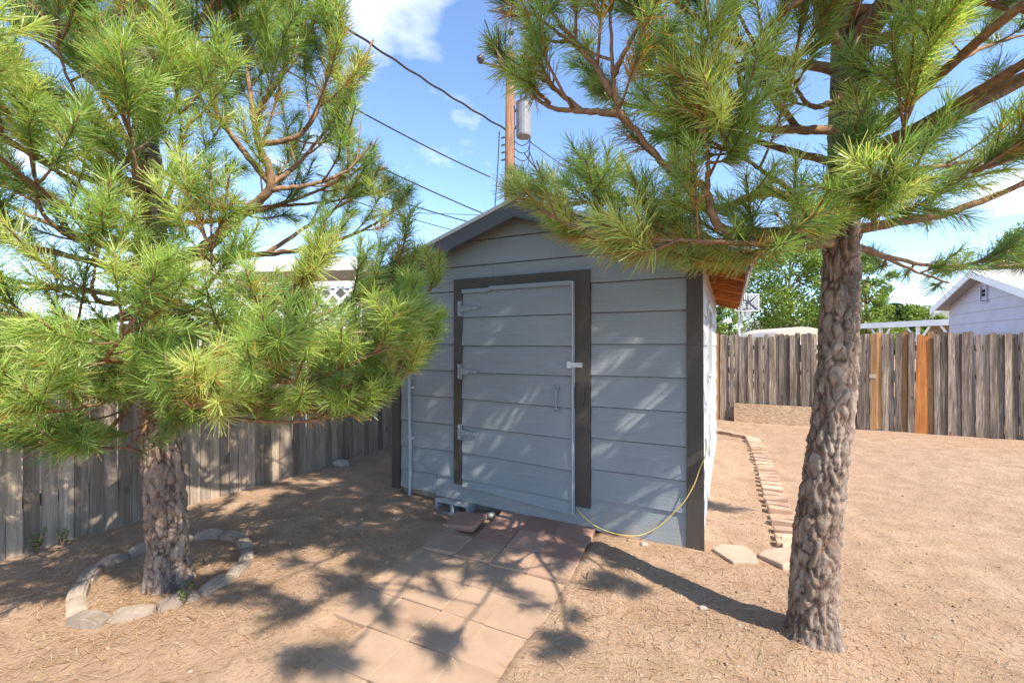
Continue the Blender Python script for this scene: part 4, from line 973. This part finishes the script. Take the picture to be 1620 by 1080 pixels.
# left neighbour's white patio cover with lattice
def patio():
    r = empty('patio_cover', Vector((-4.6, 8.6, 0)), -.12); tag(r, 'white patio cover with lattice panels behind the left fence', 'patio cover')
    MB().box(-2.4, 1.75, 0, 3.2, 3.16, 3.24).build('roof', M['roof_pale'], r)
    MB().box(-2.4, 1.75, -.03, -.002, 3.02, 3.26).build('fascia', M['white_paint'], r)
    MB().hexa([(1.755, -.03, 3.02), (2.35, -.03, 2.70), (2.35, 3.2, 2.70), (1.755, 3.2, 3.02), (1.755, -.03, 3.26), (2.35, -.03, 2.84), (2.35, 3.2, 2.84), (1.755, 3.2, 3.26)]).build('side_roof', M['roof_pale'], r)
    for x in (-2.3, -.9, .55, 1.65): MB().box(x - .05, x + .05, .05, .15, 0, 3.01).build('post', M['white_paint'], r)
    for z in (2.72, 1.75): MB().box(-2.35, 1.7, .06, .14, z, z + .10).build('rail', M['white_paint'], r)
    MB().box(-2.4, 2.2, 3.1, 3.2, 0, 3.1).build('back_wall', M['blue_shade_wall'], r)
    for k in range(18):
        for sg in (-1, 1):
            x0 = -2.9 + k * .30; x1 = x0 + .87; z0, z1 = (1.85, 2.72) if sg > 0 else (2.72, 1.85)
            a, b = max(x0, -2.3), min(x1, 1.65)
            if b - a < .1: continue
            f = lambda x: z0 + (z1 - z0) * (x - x0) / (x1 - x0)
            y = .085 if sg > 0 else .105
            MB().hexa([(a, y, f(a) - .04), (b, y, f(b) - .04), (b, y + .012, f(b) - .04), (a, y + .012, f(a) - .04), (a, y, f(a) + .04), (b, y, f(b) + .04), (b, y + .012, f(b) + .04), (a, y + .012, f(a) + .04)]).build('lattice_slat', M['white_paint'], r)
patio()

# ------------------------------------------------------------------ utility pole and wires
PY = 13.2
def utility():
    base = Vector(((806 - 810) / F * PY, PY, 0)); r = empty('utility_pole', base, 0)
    tag(r, 'tall brown wooden utility pole with grey transformer behind the shed roof', 'utility pole')
    top = CH + (HOR - 85) / F * PY
    MB().tube([(0, 0, -.2), (0, 0, top * .5), (.03, 0, top)], [.18, .165, .13], 14).build('pole', M['pole_wood'], r, smooth=True)
    m = MB(); m.tube([(.04, 0, top - .1), (.04, 0, top + .55)], .035, 8); p = m.build('top_pin', M['transformer_grey'], r)
    ins = MB(); ins.tube([(.04, 0, top + .55), (.04, 0, top + .60), (.04, 0, top + .66), (.04, 0, top + .72)], [.06, .10, .10, .05], 10); ins.build('insulator', M['dark_metal'], p)
    for dz, dx in ((-.35, -.85), (-.28, -.20)):
        MB().tube([(0, -.15, top + dz - .2), (dx, -.15, top + dz)], .03, 6).build('arm', M['pole_wood'], r)
        k = MB(); k.tube([(dx, -.15, top + dz - .02), (dx, -.15, top + dz + .06), (dx, -.15, top + dz + .14), (dx, -.15, top + dz + .2)], [.07, .12, .12, .05], 10); k.build('insulator', M['dark_metal'], r)
    zt = CH + (HOR - 218) / F * PY
    t = MB(); t.tube([(.42, -.05, zt), (.42, -.05, zt + .04), (.42, -.05, zt + .95), (.42, -.05, zt + 1.0), (.42, -.05, zt + 1.05)], [.21, .22, .22, .24, .16], 16)
    tr = t.build('transformer', M['transformer_grey'], r, smooth=False)
    for dx in (-.08, .08): MB().tube([(.42 + dx, -.05, zt + 1.05), (.42 + dx, -.05, zt + 1.3)], .035, 8).build('bushing', M['dark_metal'], tr)
    for z in (.25, .75): MB().box(.12, .24, -.09, -.01, zt + z, zt + z + .07).build('bracket', M['transformer_grey'], tr)
    for k in range(4):
        z = zt - .15 - k * .22
        w = MB(); w.tube(smooth_path([(.14, -.1, z), (.35, -.12, z - .14), (.55, -.12, z - .05), (.62, -.12, zt - .02)], 5), .013, 6); w.build('jumper_wire', M['wire_black'], r)
        w = MB(); w.tube([(-.14, -.1, z + .12), (-.24, -.12, z + .08)], .028, 6); w.build('spool_bracket', M['dark_metal'], r)
    w = MB(); w.tube(smooth_path([(-.30, -.1, zt + .15), (-.34, -.1, zt - .8), (-.42, -.1, zt - 2.0), (-.58, -.1, 3.0), (-.6, -.1, 0.2)], 5), .016, 6); w.build('riser_wire', M['wire_black'], r)
utility()
def wire(pa, pb, r, label, sag=.15, twist=False):
    a, b = PX(*pa), PX(*pb); pts = []
    n = 60 if twist else 24
    for i in range(n + 1):
        t = i / n * 1.0; p = a.lerp(b, t); p.z -= sag * 4 * t * (1 - t)
        if twist: p += Vector((math.cos(i * 1.1), 0, math.sin(i * 1.1))) * .012
        pts.append(p)
    m = MB(); m.tube(pts, r, 6); tag(m.build('overhead_wire', M['wire_black']), label, 'wire')
wire((330, -110, 7.6), (800, 205, PY - .1), .026, 'thick twisted overhead wire running from top left to the pole', .12, True)
wire((420, 92, 9.2), (775, 280, 15.2), .020, 'overhead wire meeting the shed roof level just left of the pole', .1)
wire((500, 215, 9.6), (765, 338, 15.0), .020, 'overhead wire ending above the left roof slope below the highest two', .05)
wire((500, 275, 10.5), (745, 352, 15.5), .020, 'dark overhead wire close above the left roof slope', .05)
wire((500, 298, 10.8), (725, 366, 15.8), .014, 'lowest dark overhead wire above the left roof slope', .05)
wire((560, 332, 18), (880, 342, 18), .012, 'faint level wire low in the sky behind the roof', .05)
wire((826, 215, PY), (1010, 330, 22), .014, 'thin wire leaving the transformer down to the right', .2)

# ------------------------------------------------------------------ ground litter, weeds, stones
def litter():
    g = RNG; n = 15000
    c = [(TREE_L.x, TREE_L.y, .55, 5500), (TREE_R.x, TREE_R.y, .75, 3600), (-1.6, 4.0, 1.0, 3200), (.8, 3.0, .7, 1500)]
    P = [np.stack([g.normal(x, s, k), g.normal(y, s, k)], 1) for x, y, s, k in c] + [np.stack([g.uniform(-4, 6.5, 3500), g.uniform(1.2, 8.0, 3500)], 1)]
    P = np.concatenate(P); keep = []
    for i, (x, y) in enumerate(P):
        lx, ly = toS(x, y)
        if y < 1.0 or ly > 6.4 or lx < -4.6 or (-3.1 < lx < 0.05 and -.02 < ly < 4.5): continue
        if -2.0 < lx < -.78 and ly < 0 and g.random() < .8: continue
        keep.append(i)
    P = P[keep]; n = len(P); z = np.array([H(x, y) for x, y in P]) + g.uniform(.003, .012, n)
    a = g.uniform(0, 6.28, n); L_ = g.uniform(.025, .075, n); d = np.stack([np.cos(a), np.sin(a), g.normal(0, .10, n)], 1); w = np.stack([-np.sin(a), np.cos(a), np.zeros(n)], 1) * g.uniform(.0008, .0017, n)[:, None]
    p = np.column_stack([P, z]); q = p + d * L_[:, None]
    V = np.stack([p - w, p + w, q + w * .6, q - w * .6], 1).reshape(-1, 3)
    o = link('fallen_needles', fast_mesh('fallen_needles', V, np.arange(n * 4).reshape(-1, 4), g.random(n)), M['dry_litter'])
    tag(o, 'dry fallen pine needles scattered over the dirt', 'needles', None, 'stuff')
    # clods and pebbles
    n = 7000; X = np.concatenate([g.uniform(-4.5, 6.5, 4500), g.normal(1.6, 1.0, 2500)]); Yv = np.concatenate([g.uniform(1.2, 8.5, 4500), g.normal(2.6, 1.0, 2500)]); ok = []
    for i in range(n):
        lx, ly = toS(X[i], Yv[i])
        ok.append(Yv[i] > 1.0 and ly < 6.4 and lx > -4.55 and not (-3.1 < lx < .03 and -.03 < ly < 4.5) and not (-2.05 < lx < -.72 and ly < 0 and g.random() < .9))
    X, Yv = X[ok], Yv[ok]; n = len(X)
    ico = bmesh.new(); bmesh.ops.create_icosphere(ico, subdivisions=1, radius=1); iv = np.array([tuple(v.co) for v in ico.verts]); fi = np.array([[v.index for v in f.verts] for f in ico.faces]); ico.free()
    s = np.clip(g.lognormal(-5.55, .5, n), .002, .015)
    zz = np.array([H(a_, b_) for a_, b_ in zip(X, Yv)])
    V = iv[None] * (s[:, None, None] * g.uniform(.6, 1.3, (n, len(iv), 1))) * np.array([1, 1, .65]) + np.stack([X, Yv, zz + s * .25], 1)[:, None]
    Fc = (fi[None] + (np.arange(n) * len(iv))[:, None, None]).reshape(-1, 3)
    o = link('dirt_clods', fast_mesh('dirt_clods', V.reshape(-1, 3), Fc, np.repeat(np.clip(g.normal(.45, .22, n), 0, 1), len(fi))), M['clods'])
    tag(o, 'small dirt clods and pebbles scattered over the yard', 'dirt', None, 'stuff')
litter()
def weed(px, py, h, n, seed, label):
    g = random.Random(seed); p = GN(px, py); p.z = H(p.x, p.y); r = empty('weed', p, 0); tag(r, label, 'weed')
    st = MB(); V = []; tn = []
    for k in range(n):
        a = g.uniform(0, 6.28); l = h * g.uniform(.6, 1.0); tip = Vector((math.cos(a) * l * .28, math.sin(a) * l * .28, l))
        st.tube([(0, 0, -.01), tip * .5 + Vector((0, 0, l * .05)), tip], [.003, .0025, .0015], 5)
        for j in range(9):
            c = tip * (.25 + .75 * j / 8); b = g.uniform(0, 6.28); s = h * g.uniform(.13, .22); d = Vector((math.cos(b), math.sin(b), g.uniform(.2, .9))).normalized(); w = d.cross(Vector((0, 0, 1))).normalized() * s * .24
            V += [c, c + d * s * .5 + w, c + d * s, c + d * s * .5 - w]; tn.append(g.random())
    st.build('stem', M['twig_bark'], r)
    o = link('leaves', fast_mesh('leaves', np.array([tuple(v) for v in V]), np.arange(len(V)).reshape(-1, 4), np.array(tn)), M['weed_leaf'], r); o['kind'] = 'stuff'
weed(56, 880, .19, 7, 1, 'leafy green weed at the fence foot nearest the left edge')
weed(99, 868, .17, 6, 2, 'leafy green weed at the fence foot right of another weed')
weed(293, 958, .15, 4, 3, 'small upright green weed beside the stone ring front')
weed(928, 916, .06, 4, 4, 'tiny green weed at the right edge of the slab path')
weed(325, 890, .06, 4, 5, 'tiny weed in the needle litter inside the stone ring')
def stones():
    for i, (px, py, s, lab) in enumerate(((540, 737, .09, 'pale grey rock at the foot of the left fence near the shed'), (1019, 862, .025, 'small white pebble near the shed skirt'), (775, 812, .05, 'grey rubble stone under the shed beside the concrete block'), (1112, 965, .02, 'tiny white scrap lying in the trunk shadow'))):
        bm = bmesh.new(); bmesh.ops.create_icosphere(bm, subdivisions=2, radius=1); r = random.Random(i)
        for v in bm.verts: v.co = v.co * (1 + .22 * mnoise.noise(v.co * 1.3 + Vector((i * 9, 0, 0)))); v.co = Vector((v.co.x * s * 1.3, v.co.y * s, v.co.z * s * .65))
        me = bpy.data.meshes.new('rock'); bm.to_mesh(me); bm.free(); p = GN(px, py); p.z = H(p.x, p.y) + s * .3
        tag(link('rock', me, M['rubble'], None, p), lab, 'rock')
    for i, (px, py, l, lab) in enumerate(((310, 985, .10, 'short dark twig on the dirt in front of the stone ring'), (55, 1062, .13, 'dark twig near the lower left corner of the yard'), (940, 935, .13, 'thin pale twig lying right of the slab path'), (985, 978, .16, 'bent pale twig lying in a foliage shadow on dirt'))):
        p = GN(px, py); r = random.Random(i); a = r.uniform(0, 3.1); d = Vector((math.cos(a), math.sin(a), 0)); q = [p + d * l * t + Vector((0, 0, .006 + H(p.x, p.y))) + Vector((r.uniform(-1, 1), r.uniform(-1, 1), 0)) * .008 for t in (0, .3, .6, 1)]
        m = MB(); m.tube(q, [.004, .0045, .0035, .002], 6); tag(m.build('twig', M['twig_bark']), lab, 'twig')
stones()
